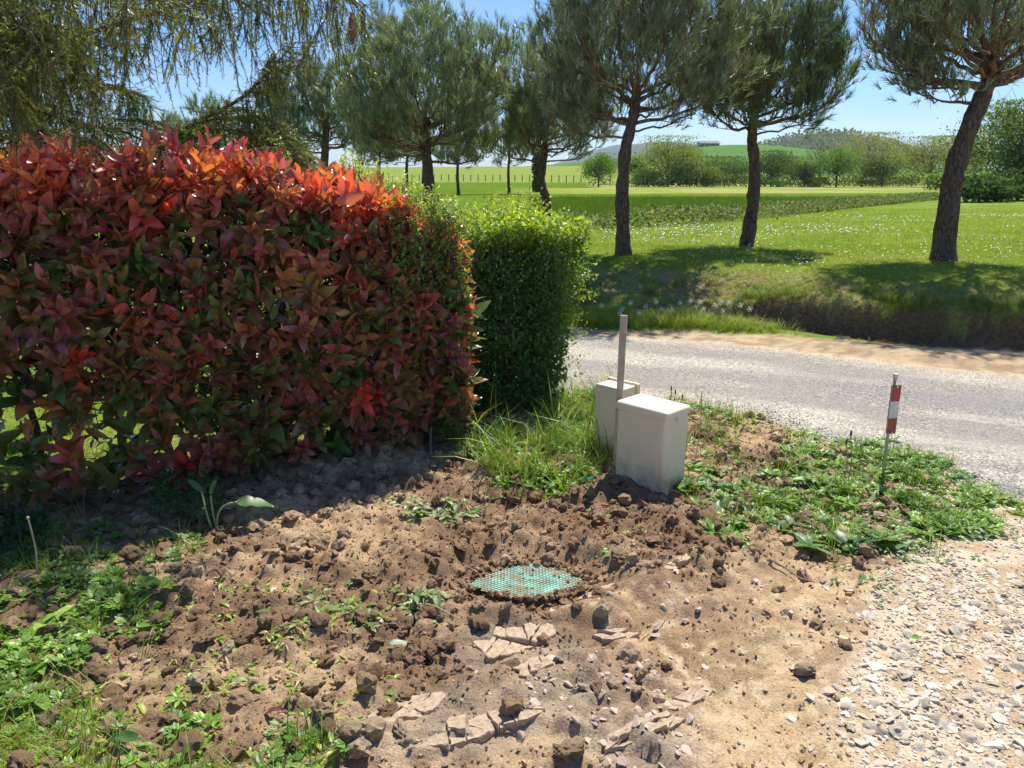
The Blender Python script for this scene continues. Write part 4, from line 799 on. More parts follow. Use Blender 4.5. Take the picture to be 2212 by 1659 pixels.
# ------------------------------------------------------------------ distant broadleaved trees, farm, fence
def far_tree(u, vt, w_, Y, label, cols, n=2300, bare=.0, seed=1, vb=403, name='broadleaf_tree', trunk=True, csize=.10, low=.12):
    n = int(n*(2.0 if bare < .5 else 1.2))
    r = np.random.default_rng(seed); x0 = Z(u, vb, Y)[0]; z0 = hz(x0, Y); H_ = Z(u, vt, Y)[2]-z0; W_ = Z(u+w_/2, vb, Y)[0]-x0; root = thing(name, (x0, Y, z0), label, 'tree')
    parts = []; tips = []; k = 9 if n > 800 else 5; tr = max(.06, H_*.025)
    V, F, C = tube(bez([(0, 0, -.2), (r.normal(0, .1), 0, H_*.3), (r.normal(0, .25), 0, H_*.6), (r.normal(0, .2), 0, H_*.92)], 4), np.linspace(tr, tr*.2, 13), 6); obj('trunk', V, F, M_bg_bark, root)
    for i in range(k*3):
        h0 = H_*r.uniform(.12, .7); a = r.uniform(0, 2*pi); el = r.uniform(.2, 1.2); l = W_*r.uniform(.6, 1.05)*cos(el*.6); l = W_*math.sqrt(r.random()); e = np.array([cos(a)*l, sin(a)*l, H_*(.25+.72*math.sqrt(max(.05, 1-.85*(l/W_)**2))*r.uniform(.25, 1)**.45)]); h0 = min(h0, e[2]*.8); parts.append(tube([(0, 0, h0), e*[.5, .5, 0]+[0, 0, h0+(e[2]-h0)*.35], e], [tr*.45, tr*.28, .02], 4, False)); tips.append(e)
        for q in range(4):
            e2 = e+r.normal(0, .17*W_, 3); e2[2] = min(e2[2], H_); parts.append(tube([e*.65+np.array([0, 0, h0])*.35, e2], [tr*.2, .012], 3, False)); tips.append(e2)
    if bare > .3:
        for i in range(160): t = tips[r.integers(0, len(tips))]; parts.append(tube([t, t+r.normal(0, .16*W_, 3)+[0, 0, .1*H_]], [.022, .008], 3, False))
    V, F, C = cat(parts); obj('limbs', V, F, M_bg_bark, root, kind='stuff')
    tips = np.array(tips); nb = len(tips); ci = r.integers(0, nb, n); cr_ = np.where(r.random(n) < .75, .17, .34); p = tips[ci]+r.normal(0, 1, (n, 3))*cr_[:, None]*W_*[1, 1, .8]
    p2 = np.stack([r.normal(0, .45, n)*W_, r.normal(0, .45, n)*W_, H_*(low+.8*r.random(n))], 1); mz = r.random(n) < .22; p = np.where(mz[:, None], p2, p); p[:, 2] = np.clip(p[:, 2], H_*low*.5, H_*1.02)
    c = colpick(cols, n, .18, r)*(1+.25*(vn(p[:, 0]*2, p[:, 2]*2, 1)-.5))[:, None]
    V, F, C = merge(LCs, r.integers(0, 3, n), frames(r.normal(0, 1, (n, 3)), r.normal(0, 1, (n, 3))+[0, -.5, .7], r.uniform(.6, 1.3, n)*csize*(Y/100)**.5*2), p, c); obj('crown', V, F, M_tree, root, C=C, kind='stuff'); return root
YG = [(.22, .28, .06), (.26, .31, .08), (.18, .25, .05)]; MG = [(.10, .19, .035), (.13, .22, .045), (.08, .15, .03)]; DG = [(.05, .10, .025), (.065, .12, .03)]; PG = [(.26, .28, .12), (.22, .24, .10), (.30, .31, .15)]; BR = [(.20, .17, .11), (.22, .20, .10)]
FT = [(1292, 332, 62, 112, 'bright green willow left of the far treeline, between two pine trunks', [(.14, .27, .04), (.17, .30, .05)], 2600, 0), (1318, 345, 60, 135, 'bare grey tree behind the bright willow', BR, 260, .6),
 (1375, 338, 34, 125, 'dark narrow tree just left of the spreading yellow-green oak', DG, 900, 0), (1442, 297, 130, 114, 'spreading yellow-green oak with a dark visible trunk', YG, 3600, 0), (1502, 328, 46, 140, 'leafless pale poplar behind the bushes right of the yellow oak', BR, 120, .8),
 (1400, 365, 70, 112, 'low dark bushy tree at the foot of the yellow oak', MG, 1300, 0), (1490, 355, 80, 112, 'rounded yellow-green tree right of the yellow oak', MG+YG, 2000, 0), (1565, 340, 100, 114, 'mid green rounded tree left of the dark pine trunk', MG, 3000, 0), (1528, 362, 60, 110, 'slim green tree between two rounded ones in the treeline', MG+YG, 1300, 0),
 (1665, 328, 100, 114, 'dense dark green tree right of the dark pine trunk', DG+MG, 3400, 0), (1708, 340, 80, 118, 'yellow-green tree beside the dense dark green one', MG+YG, 2000, 0), (1738, 352, 46, 108, 'small very dark ivy-covered tree in the treeline', DG, 1500, 0), (1768, 302, 70, 150, 'tall leafless grey-brown tree above the treeline', BR, 260, .9),
 (1765, 385, 50, 108, 'short bright green bush at the field edge beside the dark ivy tree', YG, 800, 0), (1806, 322, 84, 108, 'bright green upright tree with a clear dark trunk', [(.12, .24, .04), (.15, .27, .05)], 2800, 0), (1880, 290, 140, 132, 'tall pale yellow-green tree rising highest in the treeline', YG+PG, 3600, .2), (1860, 330, 110, 112, 'brownish half-bare tree in front of the tall pale tree', PG+BR, 1900, .6),
 (1905, 342, 70, 108, 'darker green leaning tree between two pale oaks', MG+DG, 1700, 0), (2005, 298, 150, 110, 'broad pale olive oak left of the leaning pine trunk', PG+YG, 4200, .3), (2100, 300, 120, 130, 'pale feathery tree behind the leaning pine trunk', PG+YG, 2400, .3)]
for i, (u, vt, w_, Y, lb, cols, n, bare) in enumerate(FT): far_tree(u, vt, w_, Y, lb, cols, n, bare, 50+i, low=.05)
far_tree(2165, 225, 190, 60, 'large airy yellow-green tree at the right edge of the photo', YG+MG, 5200, .4, 91, vb=425, csize=.12)
far_tree(2225, 270, 150, 52, 'very dark dense tree at the right edge beyond the leaning pine', DG, 4500, 0, 92, vb=430, csize=.13)
far_tree(2030, 378, 56, 82, 'small round yellow-green bush by itself at the field corner', [(.22, .32, .06), (.26, .34, .09)], 1100, 0, 93, vb=412, name='bush', csize=.12)
def mound(name, pts, h, w_, cols, n, label, size, mt=None):   # leafy low bank following ground points
    r = np.random.default_rng(len(name)+n); pts = np.array(pts, float); d = np.r_[0, np.cumsum(np.linalg.norm(np.diff(pts, axis=0), axis=1))]; t = r.uniform(0, d[-1], n); x = np.interp(t, d, pts[:, 0])+r.normal(0, w_, n); y = np.interp(t, d, pts[:, 1])+r.normal(0, w_, n)
    hh = h*(.35+.9*vn(t*.9/max(h, .3), t*0, 2))*np.sqrt(r.random(n)); p = np.stack([x, y, height(x, y)+hh], 1); V, F, C = merge(LCs, r.integers(0, 3, n), frames(r.normal(0, 1, (n, 3))+[0, 0, .7], r.normal(0, 1, (n, 3))+[0, -.4, .6], r.uniform(.6, 1.4, n)*size), p, colpick(cols, n, .25, r)); return obj(name, V, F, mt or M_tree, C=C, kind='stuff', label=label, category='undergrowth')
e = [hit(u, v)[:2] for u, v in ((1270, 495), (1400, 488), (1550, 478), (1700, 462), (1850, 446), (1960, 436), (2030, 430))]
mound('field_margin_weeds', e, .36, .40, [(.20, .25, .14), (.13, .20, .06), (.24, .27, .15), (.12, .18, .05)], 17000, 'grey-green strip of weeds along the near edge of the wheat field', .085)
e = [hit(u, v)[:2] for u, v in ((2075, 437), (2130, 436), (2230, 432))]; mound('dark_undergrowth', e, 1.3, .5, DG, 3800, 'dark bramble bank beside the lawn at the right edge', .25)
mound('treeline_undergrowth', [(Z(u, 404, 110)[0], 110) for u in (1370, 1500, 1700)], 1.2, .8, DG+MG, 4500, 'dark undergrowth at the foot of the far trees', .24)
mound('treeline_scrub', [(Z(u, 404, 112)[0], 112) for u in (1830, 1900, 1990)], 1.4, 1.2, PG+MG, 3500, 'pale scrub under the olive oaks at the field edge', .2)
x = rng.uniform(250, 520, 2600); y = rng.uniform(850, 1080, 2600); V, F, C = merge(LCs, rng.integers(0, 3, 2600), frames(rng.normal(0, 1, (2600, 3)), rng.normal(0, 1, (2600, 3))+[0, -.5, .7], rng.uniform(3, 5, 2600)), np.stack([x, y, height(x, y)+rng.uniform(0, 5, 2600)], 1), colpick(DG+MG+BR, 2600, .2)); obj('distant_wood', V, F, M_tree, C=C, kind='stuff', label='wooded ridge on the skyline behind the far treeline', category='wood')
# farmhouse on the hill
def box(cx, cy, cz, sx, sy, sz):
    v = np.array([(a*sx/2+cx, b*sy/2+cy, c*sz+cz) for a in (-1, 1) for b in (-1, 1) for c in (0, 1)], float)
    q = [(0, 1, 3, 2), (4, 6, 7, 5), (0, 4, 5, 1), (2, 3, 7, 6), (0, 2, 6, 4), (1, 5, 7, 3)]; f = np.array([t for a, b, c, d in q for t in ((a, b, c), (a, c, d))]); return v, f, np.ones((8, 3))
fx, fy = Z(1529, 325, 610)[0], 610.; fz_ = hz(fx, fy)
M_wall = plain_mat('farm_wall', (.10, .10, .12), .8, var=.15, sc=.5); M_roof = plain_mat('farm_roof', (.16, .15, .17), .8, var=.15, sc=.5); farm = thing('farm_building', (fx, fy, fz_-1), 'long dark barn on the green hill above the far treeline', 'barn')
V, F, C = box(0, 0, 0, 15, 8, 3); obj('wall', V, F, M_wall, farm); rv = np.array([(-8.2, -4.7, 2.9), (8.2, -4.7, 2.9), (8.2, 4.7, 2.9), (-8.2, 4.7, 2.9), (-7.6, 0, 4.9), (7.6, 0, 4.9)], float); obj('roof', rv, np.array([(0, 1, 5), (0, 5, 4), (2, 3, 4), (2, 4, 5), (0, 4, 3), (1, 2, 5), (0, 2, 1), (0, 3, 2)]), M_roof, farm)
# wire fence on the far slope
M_post = plain_mat('old_post', (.22, .19, .15), .9, var=.2, sc=10); fence = thing('wire_fence', (0, 0, 0), 'line of thin wooden fence posts crossing the pale slope beyond the wheat', 'fence'); pts = []
pv, pf, pc = tube([(0, 0, -.2), (0, 0, 1.25)], [.10, .09], 6); pme = make_mesh('post', pv, pf, M_post)
for u in np.linspace(890, 1255, 24):
    X_, Y_, Z_ = hit(u, 391.5+(u-1050)*.012); o = link('post', pme, fence); o.location = (X_, Y_, hz(X_, Y_)); pts.append((X_, Y_, hz(X_, Y_)))
for hgt in (.5, 1.05): V, F, C = tube(np.array(pts)+[0, 0, hgt], .012, 3, False); obj('wire', V, F, M_post, fence)
# ivy clad trunk beyond the field
ix, iy = Z(1160, 400, 70)[0], 70.; iv = thing('ivy_trunk', (ix, iy, hz(ix, iy)), 'dark ivy-covered trunk just left of the small pine behind the hedge', 'tree'); V, F, C = tube([(0, 0, -.2), (.1, 0, 1.6), (0, 0, 3.6)], [.2, .17, .1], 7); obj('trunk', V, F, M_bg_bark, iv)
n = 900; a = rng.uniform(0, 6.28, n); V, F, C = merge(LCs, rng.integers(0, 3, n), frames(rng.normal(0, 1, (n, 3)), rng.normal(0, 1, (n, 3)), rng.uniform(.15, .3, n)), np.stack([np.cos(a)*.3, np.sin(a)*.3, rng.uniform(.1, 3.4, n)], 1), colpick(DG, n)); obj('ivy', V, F, M_tree, iv, C=C, kind='stuff')

# ------------------------------------------------------------------ grass
def grass(name, n, box_, dens, h, cols, label, protos, parent=None, wid=1., mt=None, catn='grass', cap=.25):
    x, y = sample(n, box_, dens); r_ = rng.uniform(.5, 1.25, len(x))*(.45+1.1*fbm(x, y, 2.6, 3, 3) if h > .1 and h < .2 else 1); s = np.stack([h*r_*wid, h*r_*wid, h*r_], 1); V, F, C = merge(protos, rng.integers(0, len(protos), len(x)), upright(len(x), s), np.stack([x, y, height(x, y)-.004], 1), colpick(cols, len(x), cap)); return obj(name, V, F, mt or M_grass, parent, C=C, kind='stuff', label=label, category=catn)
TU = [blade_proto(7, 1., .055, .6, .5, 1) for _ in range(8)]; TUf = [blade_proto(4, 1., .12, 1.3, .4, 1) for _ in range(6)]; TUn = [blade_proto(7, 1., .03, .35, .8, 3) for _ in range(8)]
GR = [(.16, .28, .035), (.21, .33, .045), (.12, .23, .03), (.28, .34, .07)]; LG = [(.25, .36, .045), (.30, .39, .055), (.20, .32, .04), (.38, .38, .11)]
def reg_is(*k):
    def f(x, y): return np.isin(colour(x, y, 0*x)[2], k)*1.
    return f
def lawn_d(x, y):
    d = y-wall_line(x); bare = np.exp(-((d-.7)/.42)**2)*ss(fbm(x, y, 2, 3, 2), .42, .6); return (d > .1)*(1-.85*bare)*in_frame(x, y, .5, 1.1)
grass('lawn_grass', 26000, (.3, 9.5, 7, 13.2), lawn_d, .045, LG, 'short sunlit lawn grass under the pines', TU)
grass('far_lawn_grass', 26000, (.5, 24, 13, 32), lambda x, y: (y < field_edge(x))*in_frame(x, y, .45, 1.05)*np.clip(16/y, 0, 1), .06, LG, 'lawn grass beyond the pine trunks', TUf, wid=1.3)
grass('verge_grass', 4200, (.1, 3.6, 7.9, 9.6), lambda x, y: (y > shoulder_far(x)+.03+.1*(fbm(x, y, 4, 2, 1)-.5))*(y < wall_line(x)-.12)*(1-ss(x, 2.3, 3.1)), .15, LG, 'bright green uncut grass on the verge between lane and ditch', TUn, wid=.8)
grass('bank_grass', 15000, (.3, 7.5, 6.4, 10.5), lambda x, y: np.exp(-((y-wall_line(x)-.42)/.24)**2)*(y-wall_line(x) > .16-.14*(fbm(x, y, 2.2, 2, 5) > .58))*ss(fbm(x, y, 1.7, 3, 4), .34, .55), .11, GR+[(.30, .26, .14)], 'dark grass hanging over the cut earth bank', TUn, wid=1.)
grass('dry_grass', 5200, (.3, 6, 7.5, 11), lambda x, y: np.exp(-((y-wall_line(x)-.7)/.38)**2)*ss(fbm(x, y, 2, 3, 2), .38, .55), .035, [(.38, .31, .17), (.30, .24, .13), (.44, .37, .22)], 'dry cut hay lying on the bank below the lawn', TU, wid=2.6)
grass('wheat', 26000, (1, 32, 19.5, 48), lambda x, y: (y > field_edge(x)+.25)*in_frame(x, y, .3, 1.05)*np.clip(20/y, 0, 1)**1.3, .28, [(.095, .18, .018), (.12, .215, .026), (.085, .155, .015)], 'deep green young wheat in the field', TUf, wid=.75)
def gard(x, y): return (y > hedge_back(x)-.25)*(x < -.4)*(y < 9)
grass('garden_grass', 9000, (-7, -.4, 3.2, 9), gard, .07, LG, 'sunlit garden grass behind the red hedge', TU)
# daisies on the lawn
dv = [np.array([(0, 0, 0)]+[(cos(a)*r_, sin(a)*r_, 0) for a, r_ in zip(np.arange(6)*pi/3, [1]*6)])]; df_ = np.array([(0, k, k % 6+1) for k in range(1, 7)]); DZ = [(dv[0], df_, np.ones((7, 3)))]
x, y = sample(3600, (.8, 20, 9, 26), lambda x, y: (y-wall_line(x) > .8)*(y < field_edge(x)-.5)*in_frame(x, y, .5, 1.03)*ss(fbm(x, y*.6, .55, 4, 1), .42, .62)*np.clip(14/y, 0, 1))
D, N = rand_rot(len(x), .35); V, F, C = merge(DZ, np.zeros(len(x), int), frames(D, N, rng.uniform(.006, .012, len(x))*np.clip(y/11, 1, 1.7)), np.stack([x, y, height(x, y)+.055], 1), np.ones((len(x), 3))); obj('daisies', V, F, plain_mat('daisy_petal', (.80, .80, .78), .8), C=C, kind='stuff', label='white daisies scattered over the lawn', category='daisies')

# ------------------------------------------------------------------ dandelion clocks on the verge
M_fluff = plain_mat('dandelion_fluff', (.92, .92, .88), .9); M_stalk = plain_mat('stalk', (.24, .27, .10), .7, var=.2)
fl = []
for k in range(46):
    d = nrm(rng.normal(size=3)); e1 = nrm(np.cross(d, rng.normal(size=3)))*.14; e2 = np.cross(d, e1); p = d*.92; fl.append((np.array([(0, 0, 0), p*.5, p+e1, p-e1*.5+e2, p-e1*.5-e2, p*1.12]), np.array([(2, 3, 4), (2, 3, 5), (3, 4, 5), (4, 2, 5)]), np.ones((6, 3))))
fv, ff, fc = cat(fl); fcore = ico(0); fv, ff, fc = cat([(fv, ff, fc), (fcore[0]*.35, fcore[1], np.ones((len(fcore[0]), 3)))]); head_me = make_mesh('seed_head', fv, ff, leaf_mat('dandelion_down', .9, .1, .5, (1, 1, 1)), C=np.tile([.9, .9, .86], (len(fv), 1)))
sv, sf, sc_ = tube(bez([(0, 0, 0), (.02, .01, .5), (0, 0, 1)], 3), [.012]*7, 4); stalk_me = make_mesh('stalk', sv, sf, M_stalk)
spots = [(1300, 660), (1345, 668), (1362, 655), (1395, 662), (1418, 652), (1430, 668), (1470, 655), (1492, 650), (1503, 664), (1512, 652), (1520, 668), (1545, 660), (1558, 652), (1562, 672), (1575, 655), (1600, 660), (1620, 668), (1452, 672), (1380, 690), (1340, 690)]
dwords = ['farthest left, near the hedge edge', 'between hedge and stake top', 'nearly above the stake top', 'just right of the stake top', 'short step right of the stake', 'low one right of the stake', 'left of the verge middle', 'near the verge middle', 'low near the verge middle', 'high near the verge middle', 'lowest right of the verge middle', 'right of the verge middle', 'high right of the middle', 'low toward the right end', 'toward the right end of the verge', 'second from the right end', 'farthest right, against the dark earth', 'low between stake and verge middle', 'nearest the lane, right of the stake', 'nearest the lane, left of the stake']
for (u, v), wd_ in zip(spots, dwords):
    yb = 8.55 if v < 685 else 8.35; xx = Z(u, v, yb)[0]; zz = Z(u, v, yb)[2]; g = hz(xx, yb); h = max(.12, zz-g); t = thing('dandelion', (xx, yb, g), 'white dandelion clock on the verge, '+wd_, 'dandelion', 'dandelion clocks on the verge'); o = link('stalk', stalk_me, t); o.scale = (.22, .22, h); o = link('seed_head', head_me, t); o.location = (0, 0, h); o.scale = (.032,)*3

# ------------------------------------------------------------------ meter boxes, stake, marker post
import bmesh
def rbox(sx, sy, z0, z1, bev=.012, seg=3, taper=0.):
    bm = bmesh.new(); bmesh.ops.create_cube(bm, size=1)
    for v in bm.verts: k = 1-taper*(.5-v.co.z); v.co = Vector((v.co.x*sx*k, v.co.y*sy*k, z0+(v.co.z+.5)*(z1-z0)))
    if bev: bmesh.ops.bevel(bm, geom=bm.edges[:], offset=bev, segments=seg, profile=.6, affect='EDGES')
    bmesh.ops.triangulate(bm, faces=bm.faces[:]); V = np.array([v.co[:] for v in bm.verts]); F = np.array([[v.index for v in f.verts] for f in bm.faces]); bm.free(); return V, F, np.ones((len(V), 3))
def cream():
    m, n, out = mat('cream_plastic'); l = n.links.new; p = n.nodes.new('ShaderNodeBsdfPrincipled'); p.inputs['Roughness'].default_value = .5; tcn = n.nodes.new('ShaderNodeTexCoord')
    nz = n.nodes.new('ShaderNodeTexNoise'); nz.inputs['Scale'].default_value = 9; nz.inputs['Detail'].default_value = 8; nz.inputs['Roughness'].default_value = .7; sp = n.nodes.new('ShaderNodeSeparateXYZ'); l(tcn.outputs['Object'], sp.inputs[0]); l(tcn.outputs['Object'], nz.inputs['Vector'])
    mr = n.nodes.new('ShaderNodeMapRange'); mr.inputs[1].default_value = .22; mr.inputs[2].default_value = 0; l(sp.outputs['Z'], mr.inputs[0]); mu = n.nodes.new('ShaderNodeMath'); mu.operation = 'MULTIPLY'; l(mr.outputs[0], mu.inputs[0]); m2 = n.nodes.new('ShaderNodeMapRange'); m2.inputs[1].default_value = .42; m2.inputs[2].default_value = .7; l(nz.outputs[0], m2.inputs[0]); l(m2.outputs[0], mu.inputs[1])
    a3 = n.nodes.new('ShaderNodeMath'); a3.operation = 'MULTIPLY_ADD'; l(m2.outputs[0], a3.inputs[0]); a3.inputs[1].default_value = .04; l(mu.outputs[0], a3.inputs[2]); a3.use_clamp = True
    mm = n.nodes.new('ShaderNodeMix'); mm.data_type = 'RGBA'; mm.inputs[6].default_value = (.80, .69, .49, 1); mm.inputs[7].default_value = (.36, .25, .14, 1); l(a3.outputs[0], mm.inputs[0]); l(mm.outputs[2], p.inputs['Base Color'])
    b = n.nodes.new('ShaderNodeBump'); b.inputs['Strength'].default_value = .08; b.inputs['Distance'].default_value = .002; n2 = n.nodes.new('ShaderNodeTexNoise'); n2.inputs['Scale'].default_value = 250; l(tcn.outputs['Object'], n2.inputs['Vector']); l(n2.outputs[0], b.inputs['Height']); l(b.outputs[0], p.inputs['Normal']); l(p.outputs[0], out.inputs[0]); return m
M_cream = cream(); TH = radians(-46); W1, D1, H1 = .34, .225, .435
def Rz(t, x, y): return (x*cos(t)-y*sin(t), x*sin(t)+y*cos(t))
cx, cy = P(1432, 1064); ox, oy = Rz(TH, W1/2, -D1/2); c1 = (cx-ox, cy-oy)
mb = thing('meter_box', (*c1, 0), 'wide cream plastic utility box with a lid, in front of the tall narrow one', 'utility box'); mb.rotation_euler.z = TH
V, F, C = rbox(W1-.012, D1-.012, -.08, H1-.035, .030, 5); obj('body', V, F, M_cream, mb, smooth=False)
V, F, C = rbox(W1, D1, H1-.050, H1, .022, 6); obj('lid', V, F, M_cream, mb)
V, F, C = rbox(.004, .07, H1-.072, H1-.03, .0015, 1); V[:, 0] += W1/2-.002; V[:, 1] += .02; obj('latch_tab', V, F, M_cream, mb)
for me_o in mb.children:
    for pl_ in me_o.data.polygons: pl_.use_smooth = False
W2, D2 = .20, .125; tc_ = Z(1345, 842, 4.22); H2 = tc_[2]
cx, cy = tc_[0], 4.22; ox, oy = Rz(TH, W2/2, -D2/2); c2_ = (cx-ox, cy-oy)
tb2 = thing('meter_cabinet', (*c2_, 0), 'tall narrow cream meter cabinet with its door facing the lane, behind the wide box', 'utility box'); tb2.rotation_euler.z = TH
V, F, C = rbox(W2, D2, -.08, H2, .008, 2); obj('body', V, F, M_cream, tb2)
V, F, C = rbox(W2+.03, .022, .03, H2+.014, .007, 2); V[:, 1] += D2/2+.012; obj('door', V, F, M_cream, tb2)
for zz in (.42, .14): V, F, C = rbox(.008, .02, zz, zz+.03, .002, 1); V[:, 0] += W2/2+.017; V[:, 1] += D2/2-.006; obj('hinge', V, F, M_cream, tb2)
M_wood = plain_mat('grey_wood', (.44, .36, .27), .85, var=.22, sc=14, bump=.2)
sb = Z(1338, 866, 4.09); stp = Z(1347, 681, 4.12)
dirv = np.array(stp)-np.array(sb); b0 = np.array(sb)-dirv*(sb[2]+.1)/dirv[2]; stk = thing('stake', tuple(b0), 'weathered upright wooden stake between the two cream boxes', 'stake')
Ln = float(np.linalg.norm(np.array(stp)-b0)); V, F, C = rbox(.038, .022, 0, Ln, .0015, 1, .12); q = Vector(tuple(np.array(stp)-b0)).to_track_quat('Z', 'Y'); V[:, 0] += .004*np.sin(V[:, 2]*6); o = obj('shaft', V, F, M_wood, stk); o.rotation_mode = 'QUATERNION'; stk.rotation_euler = (q.to_matrix().to_4x4() @ Matrix.Rotation(radians(0), 4, 'Z')).to_euler()
M_steel = plain_mat('galvanised', (.45, .45, .42), .5, .6, var=.2, sc=60); M_red = plain_mat('red_reflector', (.36, .045, .04), .4, var=.12, sc=20); M_white = plain_mat('white_reflector', (.60, .62, .60), .35, var=.06, sc=20); M_blk = plain_mat('panel_back', (.025, .018, .018), .7, var=.2)
pb_ = hit(1906, 1035); mk = thing('marker_post', (pb_[0], pb_[1], 0), 'slim metal marker post with red and white striped reflector panels', 'marker post'); mk.rotation_euler = (radians(-1), radians(.2), 0); mk.scale = (1, 1, .95)
V, F, C = tube([(0, 0, -.1), (0, 0, .25), (0, 0, .60)], .0085, 10); obj('pole', V, F, M_steel, mk, smooth=True)
for zz, hh, rr, nm in ((.59, .018, .013, 'cap'), (.572, .014, .0105, 'collar'), (.608, .005, .015, 'cap')):
    V, F, C = tube([(0, 0, zz), (0, 0, zz+hh)], rr, 12); obj(nm, V, F, plain_mat('white_cap', (.55, .53, .48), .5, var=.2, sc=40) if nm == 'cap' else M_steel, mk)
def panel(x0, x1, z0, z1, th, yaw, ofs, m, nm):
    V, F, C = box((x0+x1)/2, 0, z0, x1-x0, th, z1-z0); V[:, 1] += .004*np.cos((V[:, 0]-.5*(x0+x1))*60); V[:, 0], V[:, 1] = V[:, 0]*cos(yaw)-V[:, 1]*sin(yaw), V[:, 0]*sin(yaw)+V[:, 1]*cos(yaw); V += np.array(ofs); return obj(nm, V, F, m, mk)
for q, (z0, z1, m) in enumerate([(.262, .355, M_red), (.355, .455, M_white), (.455, .55, M_red)]): panel(-.022, .030, z0, z1-.0005, .003, radians(8), (.004, -.014, 0), m, 'panel')
panel(-.03, .028, .264, .548, .003, radians(64), (-.012, .004, 0), M_blk, 'panel')
for z_ in (.54, .275): V, F, C = tube([(.008, -.026, z_), (.008, -.008, z_)], .0045, 8); obj('bolt', V, F, M_steel, mk)

# ------------------------------------------------------------------ green mesh in the pit and scraps
M_mesh = plain_mat('green_plastic_mesh', (.08, .48, .30), .45, var=.35, sc=14)
c = P(1135, 1245); zc = hz(*c)+.030; tiles = []; r_h = .0088
poly = np.array([P(u, v) for u, v in ((1012, 1254), (1060, 1232), (1110, 1218), (1160, 1207), (1215, 1222), (1256, 1244), (1232, 1268), (1180, 1280), (1130, 1287), (1060, 1276))])
def inside(px, py, poly):
    s_ = False; n_ = len(poly); j_ = n_-1
    for i_ in range(n_):
        if ((poly[i_][1] > py) != (poly[j_][1] > py)) and (px < (poly[j_][0]-poly[i_][0])*(py-poly[i_][1])/(poly[j_][1]-poly[i_][1])+poly[i_][0]): s_ = not s_
        j_ = i_
    return s_
def cellz(x, y): return zc+.010*(vn(np.array([x*7]), np.array([y*7]), 3)[0]-.5)+.0
base_v, base_f = [], []
a6 = np.arange(6)*pi/3
for i in range(-24, 25):
    for j in range(-20, 21):
        X_ = c[0]+i*r_h*1.5*1.02; Y_ = c[1]+(j+.5*(i % 2))*r_h*sqrt3 if False else c[1]+(j+.5*(i % 2))*r_h*1.732
        if not inside(X_, Y_, poly): continue
        z0 = cellz(X_, Y_); o = len(base_v)
        for rr, dz in ((1.0, .0), (.80, .0028), (.62, .0)):   # raised honeycomb rim around a dished cell
            for a in a6: base_v.append((X_+cos(a)*r_h*rr, Y_+sin(a)*r_h*rr*1.0, z0+dz))
        base_v.append((X_, Y_, z0-.0006))
        for rg_ in (0, 1):
            for k in range(6):
                p0, p1 = o+rg_*6+k, o+rg_*6+(k+1) % 6; base_f += [(p0, p1, p1+6), (p0, p1+6, p0+6)]
        for k in range(6): base_f.append((o+12+k, o+12+(k+1) % 6, o+18))
def mesh_mat():
    m = plain_mat('dusty_green_mesh', (.34, .60, .47), .5, var=.3, sc=12); n = m.node_tree; l = n.links.new; p = [q for q in n.nodes if q.type == 'BSDF_PRINCIPLED'][0]; src = p.inputs['Base Color'].links[0].from_socket; nz = n.nodes.new('ShaderNodeTexNoise'); nz.inputs['Scale'].default_value = 16; nz.inputs['Detail'].default_value = 9; nz.inputs['Roughness'].default_value = .75
    tcn = n.nodes.new('ShaderNodeTexCoord'); l(tcn.outputs['Object'], nz.inputs['Vector']); mr = n.nodes.new('ShaderNodeMapRange'); mr.inputs[1].default_value = .44; mr.inputs[2].default_value = .60; l(nz.outputs[0], mr.inputs[0]); mm = n.nodes.new('ShaderNodeMix'); mm.data_type = 'RGBA'; mm.inputs[7].default_value = (.42, .32, .19, 1); l(mr.outputs[0], mm.inputs[0]); l(src, mm.inputs[6]); l(mm.outputs[2], p.inputs['Base Color']); return m
obj('plastic_mesh', np.array(base_v), np.array(base_f), mesh_mat(), label='turquoise honeycomb plastic mesh exposed in the pit in the soil', category='plastic mesh')
def scrap(u, v, s_, lab, yaw):
    x0, y0 = P(u, v); z0 = hz(x0, y0)+.012; vs, fs = [], []; n_ = 7; m_ = 4
    for i in range(n_):
        for j in range(m_): vs.append(((i/(n_-1)-.5)*s_, (j/(m_-1)-.5)*s_*.35+.008*sin(i*2), .02*sin(i*1.7+j)+.012*(i % 2)))
    V = np.array(vs); parts = []
    for i in range(n_):
        parts.append(tube(V[i*m_:(i+1)*m_], .0022, 4))
    for j in range(m_): parts.append(tube(V[j::m_], .0022, 4))
    V, F, C = cat(parts); V[:, :2] = np.stack(Rz(yaw, V[:, 0], V[:, 1]), 1); V += [x0, y0, z0]; obj('netting_scrap', V, F, M_mesh, label=lab, category='netting')
scrap(1268, 1040, .085, 'scrap of bright green netting sticking out left of the tall cabinet', .5); scrap(1502, 1018, .05, 'small bright green netting end to the right of the wide cream box', 1.3)

n = 190; a = rng.uniform(0, 2*pi, n); q_ = np.where(rng.random(n) < .75, rng.uniform(.88, 1.15, n), rng.uniform(0, 1, n)); x = c[0]+np.cos(a)*.265*q_; y = c[1]+np.sin(a)*.14*q_; s_ = rng.uniform(.003, .012, n)*np.where(q_ > .8, 1.2, .6); D, N = rand_rot(n)
V, F, C = merge(CLm, rng.integers(0, 8, n), frames(D, N, s_), np.stack([x, y, np.full(n, zc+.002)+s_*.3], 1), np.array([.30, .20, .115])*rng.uniform(.6, 1.2, (n, 1))); obj('soil_crumbs', V, F, M_clod, GROUND['ground'], C=C, kind='stuff')
